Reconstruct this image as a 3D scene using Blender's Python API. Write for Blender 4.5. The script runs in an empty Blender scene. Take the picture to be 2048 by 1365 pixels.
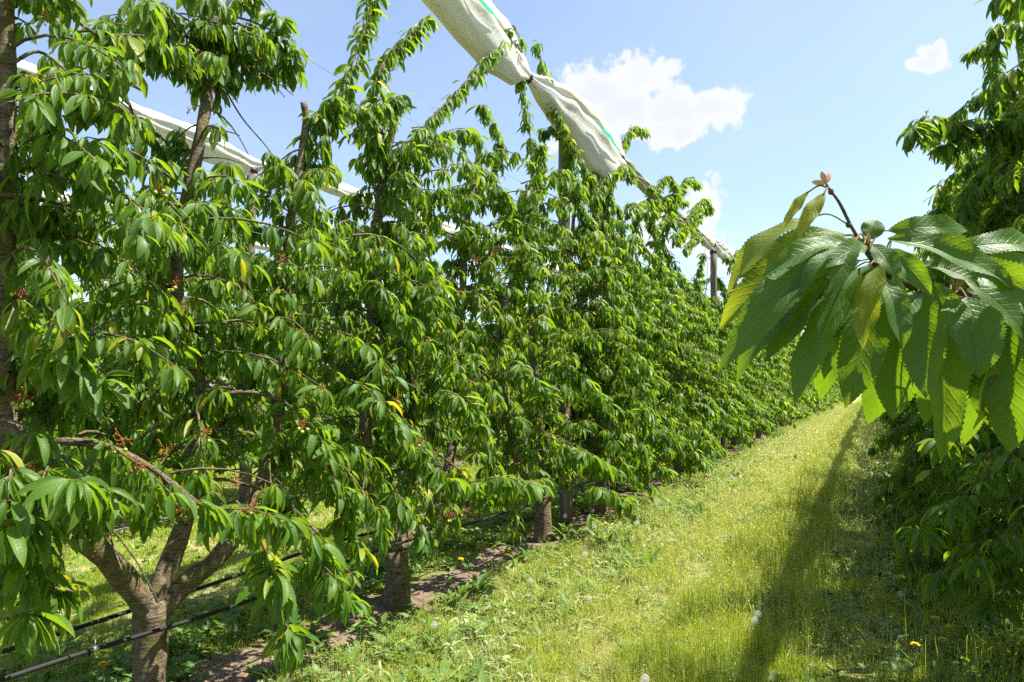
import bpy, math, random
import numpy as np
from mathutils import Vector, Matrix
random.seed(5)
rng = np.random.default_rng(11)
S = bpy.context.scene
COL = S.collection

# ------------------------------------------------------------------ camera
F_PX = 1450.0
YAW, PITCH, CAM_H = math.radians(26.3), math.radians(3.53), 1.6
cam_d = bpy.data.cameras.new('camera')
cam_d.sensor_width = 36.0
cam_d.lens = F_PX / 2048 * 36.0
cam_d.clip_start = 0.02
cam_d.clip_end = 3000
cam = bpy.data.objects.new('camera', cam_d)
COL.objects.link(cam)
cam.location = (0, 0, CAM_H)
cam.rotation_euler = (math.pi / 2 + PITCH, 0, YAW)
S.camera = cam
RM = np.array(cam.rotation_euler.to_matrix())
CAM = np.array([0, 0, CAM_H])

def ray(px, py):
    return RM @ np.array([(px - 1024) / F_PX, -(py - 682.5) / F_PX, -1.0])
def at_x(px, py, X):                      # point of the vertical plane x = X seen at a photo pixel
    d = ray(px, py)
    return CAM + d * (X / d[0])
def at_z(px, py, z):
    d = ray(px, py)
    return CAM + d * ((z - CAM_H) / d[2])
def at_depth(px, py, F):
    return CAM + ray(px, py) * F

# ------------------------------------------------------------------ light
SUN_EL, SUN_AZ = math.radians(62), math.radians(62)      # azimuth from +Y towards +X
sun_dir = Vector((math.sin(SUN_AZ) * math.cos(SUN_EL), math.cos(SUN_AZ) * math.cos(SUN_EL), math.sin(SUN_EL)))
sun_d = bpy.data.lights.new('sun', 'SUN')
sun_d.energy = 5.0
sun_d.angle = math.radians(0.53)
sun_d.color = (1.0, 0.95, 0.86)
sun = bpy.data.objects.new('sun', sun_d)
COL.objects.link(sun)
sun.rotation_euler = sun_dir.to_track_quat('Z', 'Y').to_euler()
S.view_settings.view_transform = 'Standard'
S.view_settings.look = 'None'
S.view_settings.gamma = 1.0
S.view_settings.exposure = 1.46
S.render.engine = 'CYCLES'
S.cycles.max_bounces = 7
S.cycles.diffuse_bounces = 4
S.cycles.glossy_bounces = 2
S.cycles.transmission_bounces = 4
S.cycles.transparent_max_bounces = 6
S.cycles.use_denoising = False

class NT:
    def __init__(self, tree):
        self.t = tree
        self.n = tree.nodes
        self.l = tree.links
        self.n.clear()
    def node(self, ty, **kw):
        nd = self.n.new(ty)
        for k, v in kw.items():
            setattr(nd, k, v)
        return nd
    def put(self, sock, v):
        if isinstance(v, bpy.types.NodeSocket):
            self.l.new(v, sock)
        elif v is not None:
            sock.default_value = v
    def math(self, op, a, b=None, c=None, clamp=False):
        nd = self.node('ShaderNodeMath', operation=op, use_clamp=clamp)
        self.put(nd.inputs[0], a)
        if b is not None: self.put(nd.inputs[1], b)
        if c is not None: self.put(nd.inputs[2], c)
        return nd.outputs[0]
    def vmath(self, op, a, b=None):
        nd = self.node('ShaderNodeVectorMath', operation=op)
        self.put(nd.inputs[0], a)
        if b is not None: self.put(nd.inputs[1], b)
        return nd.outputs['Value'] if op in ('DOT_PRODUCT', 'LENGTH') else nd.outputs[0]
    def mapr(self, v, a, b, c=0.0, d=1.0, smooth=False):
        nd = self.node('ShaderNodeMapRange', interpolation_type='SMOOTHSTEP' if smooth else 'LINEAR')
        self.put(nd.inputs[0], v)
        for i, q in enumerate((a, b, c, d)): nd.inputs[i + 1].default_value = q
        return nd.outputs[0]
    def mix(self, f, a, b, mode='MIX'):
        nd = self.node('ShaderNodeMix', data_type='RGBA', blend_type=mode)
        self.put(nd.inputs[0], f)
        self.put(nd.inputs[6], a if isinstance(a, bpy.types.NodeSocket) else (*a, 1))
        self.put(nd.inputs[7], b if isinstance(b, bpy.types.NodeSocket) else (*b, 1))
        return nd.outputs[2]
    def noise(self, vec, scale, detail=3, rough=0.55, dist=0.0):
        nd = self.node('ShaderNodeTexNoise')
        self.put(nd.inputs['Vector'], vec)
        nd.inputs['Scale'].default_value = scale
        nd.inputs['Detail'].default_value = detail
        nd.inputs['Roughness'].default_value = rough
        nd.inputs['Distortion'].default_value = dist
        return nd.outputs[0]
    def scale(self, vec, s):
        nd = self.node('ShaderNodeMapping')
        self.put(nd.inputs[0], vec)
        nd.inputs['Scale'].default_value = s
        return nd.outputs[0]

# ------------------------------------------------------------------ sky with clouds
world = bpy.data.worlds.new('World')
S.world = world
world.use_nodes = True
w = NT(world.node_tree)
sky = w.node('ShaderNodeTexSky', sky_type='NISHITA')
sky.sun_disc = False
sky.sun_elevation = SUN_EL
sky.sun_rotation = SUN_AZ
sky.altitude = 100
sky.air_density = 1.0
sky.dust_density = 1.0
sky.ozone_density = 1.2
tc = w.node('ShaderNodeTexCoord')
gen = tc.outputs['Generated']
n1 = w.noise(gen, 22.0, 7, 0.6)
n2 = w.noise(gen, 60.0, 4, 0.6)
warp = w.math('ADD', w.math('MULTIPLY', w.math('SUBTRACT', n1, 0.5), 3.1), w.math('MULTIPLY', w.math('SUBTRACT', n2, 0.5), 0.7))
blobs = [(1205, 190, 95, 62, 1), (1290, 160, 70, 50, 1), (1330, 225, 110, 62, 1), (1425, 212, 65, 42, 0.9), (1365, 268, 62, 26, .9),
         (1250, 215, 90, 55, 1), (1180, 240, 60, 50, 1), (1405, 420, 50, 62, 0.85), (1400, 480, 62, 60, 0.8),
         (1846, 128, 30, 13, 1), (1862, 108, 22, 18, 1), (1880, 90, 13, 13, 1), (1140, 280, 50, 50, .8), (1310, 460, 60, 60, .7)]
tot = None
for (px, py, rx, ry, k) in blobs:
    rx *= .9; ry *= .88
    c = Vector(ray(px, py)).normalized()
    r_ = Vector(RM[:, 0]); r_ = (r_ - c * r_.dot(c)).normalized()
    u_ = c.cross(r_) * -1
    dx = w.math('MULTIPLY', w.vmath('DOT_PRODUCT', gen, tuple(r_)), F_PX / rx)
    dy = w.math('MULTIPLY', w.vmath('DOT_PRODUCT', gen, tuple(u_)), F_PX / ry)
    # (directions far off the cloud are cut by the front test below)
    front = w.math('MULTIPLY', w.math('LESS_THAN', w.vmath('DOT_PRODUCT', gen, tuple(c)), 0.8), 50)
    q = w.math('ADD', w.math('SQRT', w.math('ADD', w.math('MULTIPLY', dx, dx), w.math('MULTIPLY', dy, dy))), front)
    v = w.math('MULTIPLY', w.math('SUBTRACT', 1.25, q), k)
    tot = v if tot is None else w.math('SMOOTH_MAX', tot, v, 0.15)
dens = w.math('ADD', tot, warp)
mask = w.mapr(dens, 0.05, 0.5, 0, 1, True)
thin = w.math('MULTIPLY', w.mapr(w.noise(w.scale(gen, (1, 1, 3)), 3.0, 4, 0.6), 0.45, 0.8), 0.12)
body = w.mapr(w.math('ADD', dens, w.math('MULTIPLY', w.noise(gen, 35, 3), 1.2)), 0.4, 2.4)
ccol = w.mix(body, (4.6, 4.55, 4.5), (3.75, 3.85, 4.05))
veil = w.mix(w.mapr(w.noise(gen, 1.6, 2), 0.2, 0.9, 0.0, 0.15), sky.outputs[0], (7.5, 7.8, 8.0))
lift = w.mix(w.math('MAXIMUM', w.math('MULTIPLY', mask, 0.93), thin), veil, ccol)
bg = w.node('ShaderNodeBackground')
w.put(bg.inputs[0], w.mix(1.0, lift, (0.98, 0.995, 1.02), 'MULTIPLY'))
bg.inputs[1].default_value = 0.086
wo = w.node('ShaderNodeOutputWorld')
w.l.new(bg.outputs[0], wo.inputs[0])

# ------------------------------------------------------------------ materials
def new_mat(name):
    m = bpy.data.materials.new(name)
    m.use_nodes = True
    return m, NT(m.node_tree)
def finish(t, shader, disp=None):
    o = t.node('ShaderNodeOutputMaterial')
    t.l.new(shader, o.inputs[0])
def princ(t, col, rough=0.6, spec=0.5, normal=None, metal=0.0):
    p = t.node('ShaderNodeBsdfPrincipled')
    t.put(p.inputs['Base Color'], col if isinstance(col, bpy.types.NodeSocket) else (*col, 1))
    t.put(p.inputs['Roughness'], rough)
    t.put(p.inputs['Specular IOR Level'], spec)
    t.put(p.inputs['Metallic'], metal)
    if normal is not None: t.l.new(normal, p.inputs['Normal'])
    return p.outputs[0]
def bump(t, h, strength=0.3, dist=0.01):
    b = t.node('ShaderNodeBump')
    b.inputs['Strength'].default_value = strength
    b.inputs['Distance'].default_value = dist
    t.put(b.inputs['Height'], h)
    return b.outputs[0]
def add_trans(t, sh, col, fac, normal=None):
    tr = t.node('ShaderNodeBsdfTranslucent')
    t.put(tr.inputs[0], col)
    if normal is not None: t.l.new(normal, tr.inputs['Normal'])
    mx = t.node('ShaderNodeMixShader')
    t.put(mx.inputs[0], fac)
    t.l.new(sh, mx.inputs[1]); t.l.new(tr.outputs[0], mx.inputs[2])
    return mx.outputs[0]

def leaf_material(name, dark, light, trans, veins=True, tfac=0.4, rough=0.36, sz=0.004):
    m, t = new_mat(name)
    at = t.node('ShaderNodeAttribute', attribute_name='luv')
    sp = t.node('ShaderNodeSeparateXYZ')
    t.l.new(at.outputs['Vector'], sp.inputs[0])
    u, v, r = sp.outputs
    geo = t.node('ShaderNodeNewGeometry')
    av = t.math('ABSOLUTE', v)
    base = t.mix(r, dark, light)
    pale = t.mapr(r, 0.965, 0.985)
    base = t.mix(t.math('MULTIPLY', pale, 0.85), base, (0.34, 0.33, 0.035))
    mid = t.mapr(av, 0.03, 0.10, 1, 0)
    nrm = None
    if veins:
        wob = t.math('MULTIPLY', t.noise(geo.outputs['Position'], 30.0, 2), 0.055)
        s = t.math('SINE', t.math('MULTIPLY', t.math('ADD', wob, t.math('SUBTRACT', u, t.math('MULTIPLY', av, 0.17))), 72.0))
        vein = t.mapr(s, 0.62, 1.0)
        vein = t.math('MAXIMUM', t.math('MULTIPLY', vein, t.mapr(av, 0.75, 1.0, 1, 0.2)), mid)
        base = t.mix(t.math('MULTIPLY', vein, 0.24), base, (0.15, 0.22, 0.06))
        wear = t.noise(geo.outputs['Position'], 34.0, 5, 0.7)
        base = t.mix(t.mapr(wear, 0.66, 0.72, 0, .55), base, (0.20, 0.15, 0.05))
        nz = t.noise(geo.outputs['Position'], 260.0, 2)
        h = t.math('ADD', t.math('MULTIPLY', vein, -1.0), t.math('MULTIPLY', nz, 0.35))
        nrm = bump(t, h, 0.28, sz)
    else:
        base = t.mix(t.math('MULTIPLY', mid, 0.3), base, (0.16, 0.24, 0.06))
    big = t.noise(geo.outputs['Position'], 9.0, 2)
    base = t.mix(t.mapr(big, 0.35, 0.7), base, t.mix(0.5, base, light))
    back = t.mix(0.5, base, (0.13, 0.19, 0.07))
    col = t.mix(geo.outputs['Backfacing'], base, back)
    pet = t.math('LESS_THAN', u, -0.01)
    col = t.mix(t.math('MULTIPLY', pet, 0.8), col, (0.30, 0.13, 0.04))
    rr = t.math('ADD', t.math('MULTIPLY', geo.outputs['Backfacing'], 0.25), t.mapr(t.noise(geo.outputs['Position'], 40.0, 2), 0.3, 0.7, rough - .06, rough + 0.12))
    sh = princ(t, col, rr, 0.36, nrm)
    tc_ = t.mix(t.math('MULTIPLY', r, 0.7), trans, (trans[0] * 1.35, trans[1] * 1.1, trans[2]))
    tc_ = t.mix(pale, tc_, (0.75, 0.62, 0.03))
    sh = add_trans(t, sh, tc_, tfac, nrm)
    finish(t, sh)
    return m
M_LEAF = leaf_material('cherry_leaf', (0.036, 0.098, 0.010), (0.092, 0.190, 0.016), (0.25, 0.43, 0.012), tfac=0.46, rough=0.42)
M_LEAF_FAR = leaf_material('cherry_leaf_far', (0.036, 0.098, 0.010), (0.092, 0.190, 0.016), (0.25, 0.43, 0.012), veins=False, tfac=0.47, rough=0.44)
M_LEAF_CLOSE = leaf_material('cherry_leaf_close', (0.026, 0.078, 0.012), (0.055, 0.135, 0.016), (0.26, 0.44, 0.010), rough=0.46, sz=0.003, tfac=0.42)
M_WEED = leaf_material('weed_leaf', (0.05, 0.12, 0.02), (0.13, 0.23, 0.04), (0.24, 0.38, 0.03), veins=False, tfac=0.35, rough=0.5)
M_HAY = leaf_material('mown_leaf', (0.13, 0.21, 0.05), (0.36, 0.40, 0.18), (0.3, 0.36, 0.12), veins=False, tfac=0.25, rough=0.6)

def grass_material(name, a, b, trans, tf=0.4):
    m, t = new_mat(name)
    at = t.node('ShaderNodeAttribute', attribute_name='luv')
    sp = t.node('ShaderNodeSeparateXYZ')
    t.l.new(at.outputs['Vector'], sp.inputs[0])
    col = t.mix(sp.outputs[2], a, b)
    geo = t.node('ShaderNodeNewGeometry')
    z = t.noise(geo.outputs['Position'], 1.3, 3)
    col = t.mix(t.mapr(z, 0.4, 0.65, 0, 0.5), col, b)
    sh = princ(t, col, 0.5, 0.4)
    sh = add_trans(t, sh, (*trans, 1), tf)
    finish(t, sh)
    return m
M_GRASS = grass_material('grass_blade', (0.12, 0.20, 0.016), (0.40, 0.43, 0.045), (0.50, 0.60, 0.035))
M_SEED = grass_material('grass_panicle', (0.44, 0.47, 0.12), (0.68, 0.66, 0.28), (0.5, 0.5, 0.12), 0.35)
M_DRY = grass_material('dry_grass', (0.34, 0.33, 0.14), (0.50, 0.45, 0.24), (0.42, 0.42, 0.14), 0.3)

def bark_material(name, a, b, moss):
    m, t = new_mat(name)
    tc = t.node('ShaderNodeTexCoord')
    ob = tc.outputs['Object']
    n = t.noise(ob, 22.0, 7, 0.7)
    rings = t.noise(t.scale(ob, (16, 16, 95)), 1.0, 5, 0.7, 0.6)
    col = t.mix(t.mapr(n, 0.3, 0.7), a, b)
    col = t.mix(t.mapr(rings, 0.53, 0.59, 0, 0.85), col, (a[0] * 0.45, a[1] * 0.4, a[2] * 0.35))
    col = t.mix(t.mapr(t.noise(ob, 7.0, 6, .7), 0.48, 0.62, 0, 0.8), col, moss)
    sh = princ(t, col, 0.75, 0.3, bump(t, t.math('ADD', rings, t.math('MULTIPLY', n, 1.6)), 1.0, 0.02))
    finish(t, sh)
    return m
M_BARK = bark_material('cherry_bark', (0.075, 0.053, 0.032), (0.33, 0.26, 0.175), (0.17, 0.15, 0.03))
M_TWIG = bark_material('cherry_twig', (0.10, 0.07, 0.05), (0.22, 0.17, 0.12), (0.11, 0.14, 0.03))

def simple(name, col, rough=0.6, spec=0.4, metal=0.0, nscale=None, col2=None, bs=0.0):
    m, t = new_mat(name)
    c = col
    nrm = None
    if nscale:
        tc = t.node('ShaderNodeTexCoord')
        n = t.noise(tc.outputs['Object'], nscale, 4)
        c = t.mix(t.mapr(n, 0.35, 0.65), col, col2 or tuple(q * 0.6 for q in col))
        if bs: nrm = bump(t, n, bs, 0.004)
    finish(t, princ(t, c, rough, spec, nrm, metal))
    return m
M_HOSE = simple('black_hose', (0.010, 0.010, 0.011), 0.6, 0.25, 0, 18.0, (0.020, 0.019, 0.018), 0.2)
M_CLIP = simple('hose_clip', (0.30, 0.30, 0.29), 0.5)
M_WIRE = simple('steel_wire', (0.30, 0.30, 0.31), 0.4, 0.5, 0.6)
M_GREEN = simple('green_tape', (0.02, 0.42, 0.24), 0.5, 0.4, 0, 60.0, (0.02, 0.30, 0.18), 0.3)
M_STALK = simple('dry_stalk', (0.36, 0.115, 0.04), 0.7, 0.2, 0, 90.0, (0.22, 0.06, 0.02))
M_YELLOW = simple('dandelion_petal', (0.90, 0.66, 0.02), 0.6, 0.2, 0, 200.0, (0.88, 0.52, 0.01))
M_STEM = simple('dandelion_stem', (0.20, 0.25, 0.08), 0.5, 0.3, 0, 60.0, (0.25, 0.18, 0.09))
M_TIE = simple('tie_band', (0.03, 0.03, 0.035), 0.5)
def cherry_mat():
    m, t = new_mat('unripe_cherry')
    tc = t.node('ShaderNodeTexCoord')
    n = t.noise(tc.outputs['Object'], 40.0, 2)
    col = t.mix(n, (0.22, 0.34, 0.04), (0.42, 0.44, 0.07))
    p = t.node('ShaderNodeBsdfPrincipled')
    t.l.new(col, p.inputs['Base Color'])
    p.inputs['Roughness'].default_value = 0.25
    p.inputs['Subsurface Weight'].default_value = 0.0
    finish(t, p.outputs[0])
    return m
M_CHERRY = cherry_mat()
def fuzz_mat():
    m, t = new_mat('dandelion_fuzz')
    sh = princ(t, (0.62, 0.61, 0.56), 0.9, 0.1)
    finish(t, add_trans(t, sh, (0.8, 0.8, 0.75, 1), 0.5))
    return m
M_FUZZ = fuzz_mat()
def post_mat():
    m, t = new_mat('weathered_post')
    tc = t.node('ShaderNodeTexCoord')
    ob = tc.outputs['Object']
    g = t.noise(t.scale(ob, (38, 38, 1.2)), 1.0, 5, 0.65, 0.2)
    n = t.noise(ob, 3.0, 4)
    col = t.mix(t.mapr(g, 0.35, 0.65), (0.07, 0.055, 0.042), (0.24, 0.205, 0.165))
    col = t.mix(t.mapr(n, 0.45, 0.7, 0, 0.5), col, (0.16, 0.15, 0.09))
    finish(t, princ(t, col, 0.85, 0.2, bump(t, g, 0.9, 0.008)))
    return m
M_POST = post_mat()
def net_mat():
    m, t = new_mat('hail_net_cloth')
    at = t.node('ShaderNodeAttribute', attribute_name='luv')     # along, across, dirt
    sp = t.node('ShaderNodeSeparateXYZ')
    t.l.new(at.outputs['Vector'], sp.inputs[0])
    geo = t.node('ShaderNodeNewGeometry')
    pos = geo.outputs['Position']
    cb = t.node('ShaderNodeCombineXYZ')
    t.put(cb.inputs[0], t.math('MULTIPLY', sp.outputs[0], 1.1)); t.put(cb.inputs[1], t.math('MULTIPLY', sp.outputs[1], 16.0)); t.put(cb.inputs[2], 0.3)
    streak = t.noise(cb.outputs[0], 1.0, 3, 0.55)
    blot = t.noise(pos, 2.2, 5, 0.65)
    d = t.math('ADD', t.math('MULTIPLY', sp.outputs[2], 0.62), t.math('MULTIPLY', t.math('SUBTRACT', blot, 0.5), 0.5))
    d = t.math('ADD', d, t.math('MULTIPLY', t.math('SUBTRACT', streak, 0.5), 0.7))
    clean = t.mix(t.mapr(streak, 0.3, 0.7), (0.68, 0.655, 0.58), (0.84, 0.82, 0.75))
    dirt = t.mix(t.mapr(streak, 0.3, 0.7), (0.20, 0.19, 0.09), (0.46, 0.43, 0.27))
    col = t.mix(t.mapr(d, 0.22, 0.62), clean, dirt)
    fine = t.noise(pos, 14.0, 3, 0.5, 1.5)
    weave = t.noise(pos, 420.0, 1)
    h = t.math('ADD', t.math('MULTIPLY', streak, 3.0), t.math('MULTIPLY', fine, 1.2))
    nrm = bump(t, h, 0.32, 0.010)
    sh = princ(t, col, 0.75, 0.25, nrm)
    finish(t, add_trans(t, sh, col, 0.33))
    return m
M_NET = net_mat()

# ------------------------------------------------------------------ mesh building
class MB:
    def __init__(self):
        self.v, self.f3, self.f4, self.a, self.n = [], [], [], [], 0
    def add(self, v, f3=None, f4=None, a=None):
        v = np.asarray(v, float).reshape(-1, 3)
        if f3 is not None and len(f3): self.f3.append(np.asarray(f3, np.int64).reshape(-1, 3) + self.n)
        if f4 is not None and len(f4): self.f4.append(np.asarray(f4, np.int64).reshape(-1, 4) + self.n)
        self.v.append(v)
        self.a.append(np.zeros((len(v), 3)) if a is None else np.asarray(a, float).reshape(-1, 3))
        self.n += len(v)
    def mesh(self, name, mat, smooth=True):
        v = np.concatenate(self.v) if self.v else np.zeros((0, 3))
        f3 = np.concatenate(self.f3) if self.f3 else np.zeros((0, 3), np.int64)
        f4 = np.concatenate(self.f4) if self.f4 else np.zeros((0, 4), np.int64)
        me = bpy.data.meshes.new(name)
        me.vertices.add(len(v)); me.vertices.foreach_set('co', v.astype(np.float32).ravel())
        nl = f3.size + f4.size
        me.loops.add(nl)
        me.loops.foreach_set('vertex_index', np.concatenate([f3.ravel(), f4.ravel()]).astype(np.int32))
        me.polygons.add(len(f3) + len(f4))
        st = np.concatenate([np.arange(len(f3)) * 3, f3.size + np.arange(len(f4)) * 4]).astype(np.int32)
        me.polygons.foreach_set('loop_start', st)
        me.update(calc_edges=True)
        me.polygons.foreach_set('use_smooth', np.full(len(me.polygons), smooth))
        at = me.attributes.new('luv', 'FLOAT_VECTOR', 'POINT')
        at.data.foreach_set('vector', np.concatenate(self.a).astype(np.float32).ravel())
        me.materials.append(mat)
        me.update()
        return me
    def obj(self, name, mat, parent=None, smooth=True):
        o = bpy.data.objects.new(name, self.mesh(name, mat, smooth))
        COL.objects.link(o)
        if parent: o.parent = parent
        return o
    def tube(self, pts, rad, n=7, cap=True, wob=0.0):
        pts = np.asarray(pts, float); K = len(pts)
        rad = np.broadcast_to(np.asarray(rad, float), (K,))
        tan = np.gradient(pts, axis=0)
        tan /= np.linalg.norm(tan, axis=1)[:, None] + 1e-9
        ref = np.array([0.0, 0, 1]) if abs(tan[0, 2]) < 0.9 else np.array([1.0, 0, 0])
        a = np.cross(tan[0], ref); a /= np.linalg.norm(a)
        A = []
        for k in range(K):
            a = a - tan[k] * a.dot(tan[k]); a /= np.linalg.norm(a) + 1e-9
            A.append(a)
        A = np.array(A); B = np.cross(tan, A)
        ph = np.arange(n) * 2 * np.pi / n
        rr = rad[:, None] * (1 + wob * np.sin(ph * 2 + np.arange(K)[:, None] * 1.3) + wob * (rng.random((K, n)) - .5))
        v = pts[:, None] + rr[..., None] * (np.cos(ph)[None, :, None] * A[:, None] + np.sin(ph)[None, :, None] * B[:, None])
        i = np.arange(K - 1)[:, None] * n; j = np.arange(n)[None]; j2 = (j + 1) % n
        f4 = np.stack([i + j, i + j2, i + n + j2, i + n + j], -1).reshape(-1, 4)
        v = v.reshape(-1, 3)
        f3 = None
        if cap:
            v = np.vstack([v, pts[:1], pts[-1:]])
            j = np.arange(n); j2 = (j + 1) % n
            f3 = np.vstack([np.stack([j2, j, np.full(n, K * n)], -1),
                            np.stack([(K - 1) * n + j, (K - 1) * n + j2, np.full(n, K * n + 1)], -1)])
        self.add(v, f3, f4)
    def sphere(self, c, r, nu=8, nv=6, sc=(1, 1, 1)):
        th = np.linspace(0, np.pi, nv + 1)[1:-1]; ph = np.arange(nu) * 2 * np.pi / nu
        v = np.stack([np.sin(th)[:, None] * np.cos(ph), np.sin(th)[:, None] * np.sin(ph), np.cos(th)[:, None] * np.ones(nu)], -1).reshape(-1, 3)
        v = np.vstack([v, [0, 0, 1], [0, 0, -1]]) * r * np.array(sc) + np.array(c)
        i = np.arange(nv - 2)[:, None] * nu; j = np.arange(nu)[None]; j2 = (j + 1) % nu
        f4 = np.stack([i + j, i + nu + j, i + nu + j2, i + j2], -1).reshape(-1, 4)
        j = np.arange(nu); j2 = (j + 1) % nu; K = (nv - 1) * nu
        f3 = np.vstack([np.stack([np.full(nu, K), j, j2], -1), np.stack([np.full(nu, K + 1), (nv - 2) * nu + j2, (nv - 2) * nu + j], -1)])
        self.add(v, f3, f4)

def spline(pts, n):
    pts = np.asarray(pts, float); K = len(pts)
    if K == 2: return pts[0] + (pts[1] - pts[0]) * np.linspace(0, 1, n)[:, None]
    P = np.vstack([2 * pts[0] - pts[1], pts, 2 * pts[-1] - pts[-2]])
    out = []
    for s in np.linspace(0, K - 1 - 1e-6, n):
        i = int(s); t = s - i
        p0, p1, p2, p3 = P[i:i + 4]
        out.append(0.5 * (2 * p1 + (p2 - p0) * t + (2 * p0 - 5 * p1 + 4 * p2 - p3) * t * t + (3 * p1 - p0 - 3 * p2 + p3) * t ** 3))
    return np.array(out)
def nrmz(a):
    return a / (np.linalg.norm(a, axis=-1, keepdims=True) + 1e-9)

ROWS = {3: np.array([0, .2, .48, .76]), 2: np.array([0, .3, .7])}
def width_at(u):
    xs = [0, .05, .12, .3, .48, .65, .8, .9, .97, 1]
    ys = [.04, .28, .55, .92, 1, .90, .62, .34, .10, .0]
    return np.interp(u, xs, ys)
def leaf_mesh(mb, base, d, n, L, W, curl, fold, lod, pet=None, seed=0, wav=0.0, rr=None):
    """curved leaves folded along the midrib; lod 3 serrated close-up, 2 near, 1 middle, 0 far (two faces)"""
    N = len(base)
    if N == 0: return
    g = np.random.default_rng(seed)
    d = nrmz(d); n = nrmz(n - d * (n * d).sum(1)[:, None]); s = np.cross(d, n)
    r = g.random(N) if rr is None else rr
    if lod == 0:
        tipd = nrmz(d * np.cos(curl * .6)[:, None] - n * np.sin(curl * .6)[:, None])
        m = base + d * (L * .42)[:, None] - n * (L * curl * .05)[:, None]
        e1 = m + s * (W * .5)[:, None] + n * (W * .5 * np.sin(fold))[:, None]
        e2 = m - s * (W * .5)[:, None] + n * (W * .5 * np.sin(fold))[:, None]
        tip = base + (d * .42 + tipd * .58) * L[:, None]
        v = np.stack([base, e1, tip, e2], 1)
        i = np.arange(N)[:, None] * 4
        f3 = np.concatenate([i + [0, 1, 2], i + [0, 2, 3]])
        a = np.zeros((N, 4, 3)); a[:, 1, :2] = (.45, 1); a[:, 2, :2] = (1, 0); a[:, 3, :2] = (.45, -1); a[..., 2] = r[:, None]
        mb.add(v, f3, None, a)
        return
    if lod == 1: u = np.array([0, .3, .68, 1.0])
    elif lod == 2: u = np.array([0, .12, .3, .5, .7, .87, 1.0])
    else: u = np.linspace(0, 1, 61)
    wd = width_at(u)
    if lod == 3:
        wd = wd * (1 + np.where(np.arange(61) % 2 == 1, 0.065, -0.04) * (wd > .1))
    K = len(u)
    ang = curl[:, None] * u[None]                          # angle of the midrib
    du = np.diff(u)
    am = (ang[:, 1:] + ang[:, :-1]) / 2
    px_ = np.concatenate([np.zeros((N, 1)), np.cumsum(np.cos(am) * du, 1)], 1) * L[:, None]
    pz_ = np.concatenate([np.zeros((N, 1)), np.cumsum(-np.sin(am) * du, 1)], 1) * L[:, None]
    mid = base[:, None] + px_[..., None] * d[:, None] + pz_[..., None] * n[:, None]
    nl = np.cos(ang)[..., None] * n[:, None] + np.sin(ang)[..., None] * d[:, None]
    hw = W[:, None] * .5 * wd[None]
    wv = wav * L[:, None] * np.sin(u[None] * 14 + g.random((N, 1)) * 6) * wd[None]
    wv2 = wav * L[:, None] * np.sin(u[None] * 12 + g.random((N, 1)) * 6) * wd[None]
    cf, sf = np.cos(fold)[:, None], np.sin(fold)[:, None]
    sv = s[:, None]
    cols = [(-1, wv), (0, None), (1, wv2)]
    if lod == 3: cols = [(-1, wv), (-.5, wv * .4), (0, None), (.5, wv2 * .4), (1, wv2)]
    C = []; A = []
    for q, ww in cols:
        lift = abs(q) * hw * sf + (ww if ww is not None else 0)
        if lod == 3 and abs(q) == .5: lift = lift + hw * .06
        C.append(mid + q * (hw * cf)[..., None] * sv + lift[..., None] * nl)
        aa = np.zeros((N, K, 3)); aa[..., 0] = u; aa[..., 1] = q; aa[..., 2] = r[:, None]
        A.append(aa)
    V = np.stack(C, 2).reshape(N, -1, 3); A = np.stack(A, 2).reshape(N, -1, 3)
    nc = len(cols); per = K * nc
    f = []
    for k in range(K - 1):
        for c in range(nc - 1):
            a0 = k * nc + c
            f.append([a0, a0 + 1, a0 + nc + 1, a0 + nc])
    f = np.array(f)
    i = np.arange(N)[:, None, None] * per
    mb.add(V, None, (i + f[None]).reshape(-1, 4), A)
    if pet is not None and lod >= 1:                          # petioles: thin strips from the spur to the blade
        hw = .0011 if lod < 3 else .0013
        v = np.stack([pet - s * hw, pet + s * hw, base + s * hw, base - s * hw], 1)
        a = np.zeros((N, 4, 3)); a[..., 0] = -1; a[..., 2] = .3
        i = np.arange(N)[:, None] * 4
        mb.add(v, None, i + [0, 1, 2, 3], a)

def tag(o, label=None, cat=None, group=None, kind=None):
    if label: o['label'] = label
    if cat: o['category'] = cat
    if group: o['group'] = group
    if kind: o['kind'] = kind
    return o
def empty(name, loc):
    e = bpy.data.objects.new(name, None)
    e.empty_display_size = 0.2
    COL.objects.link(e)
    e.location = loc
    return e

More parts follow.
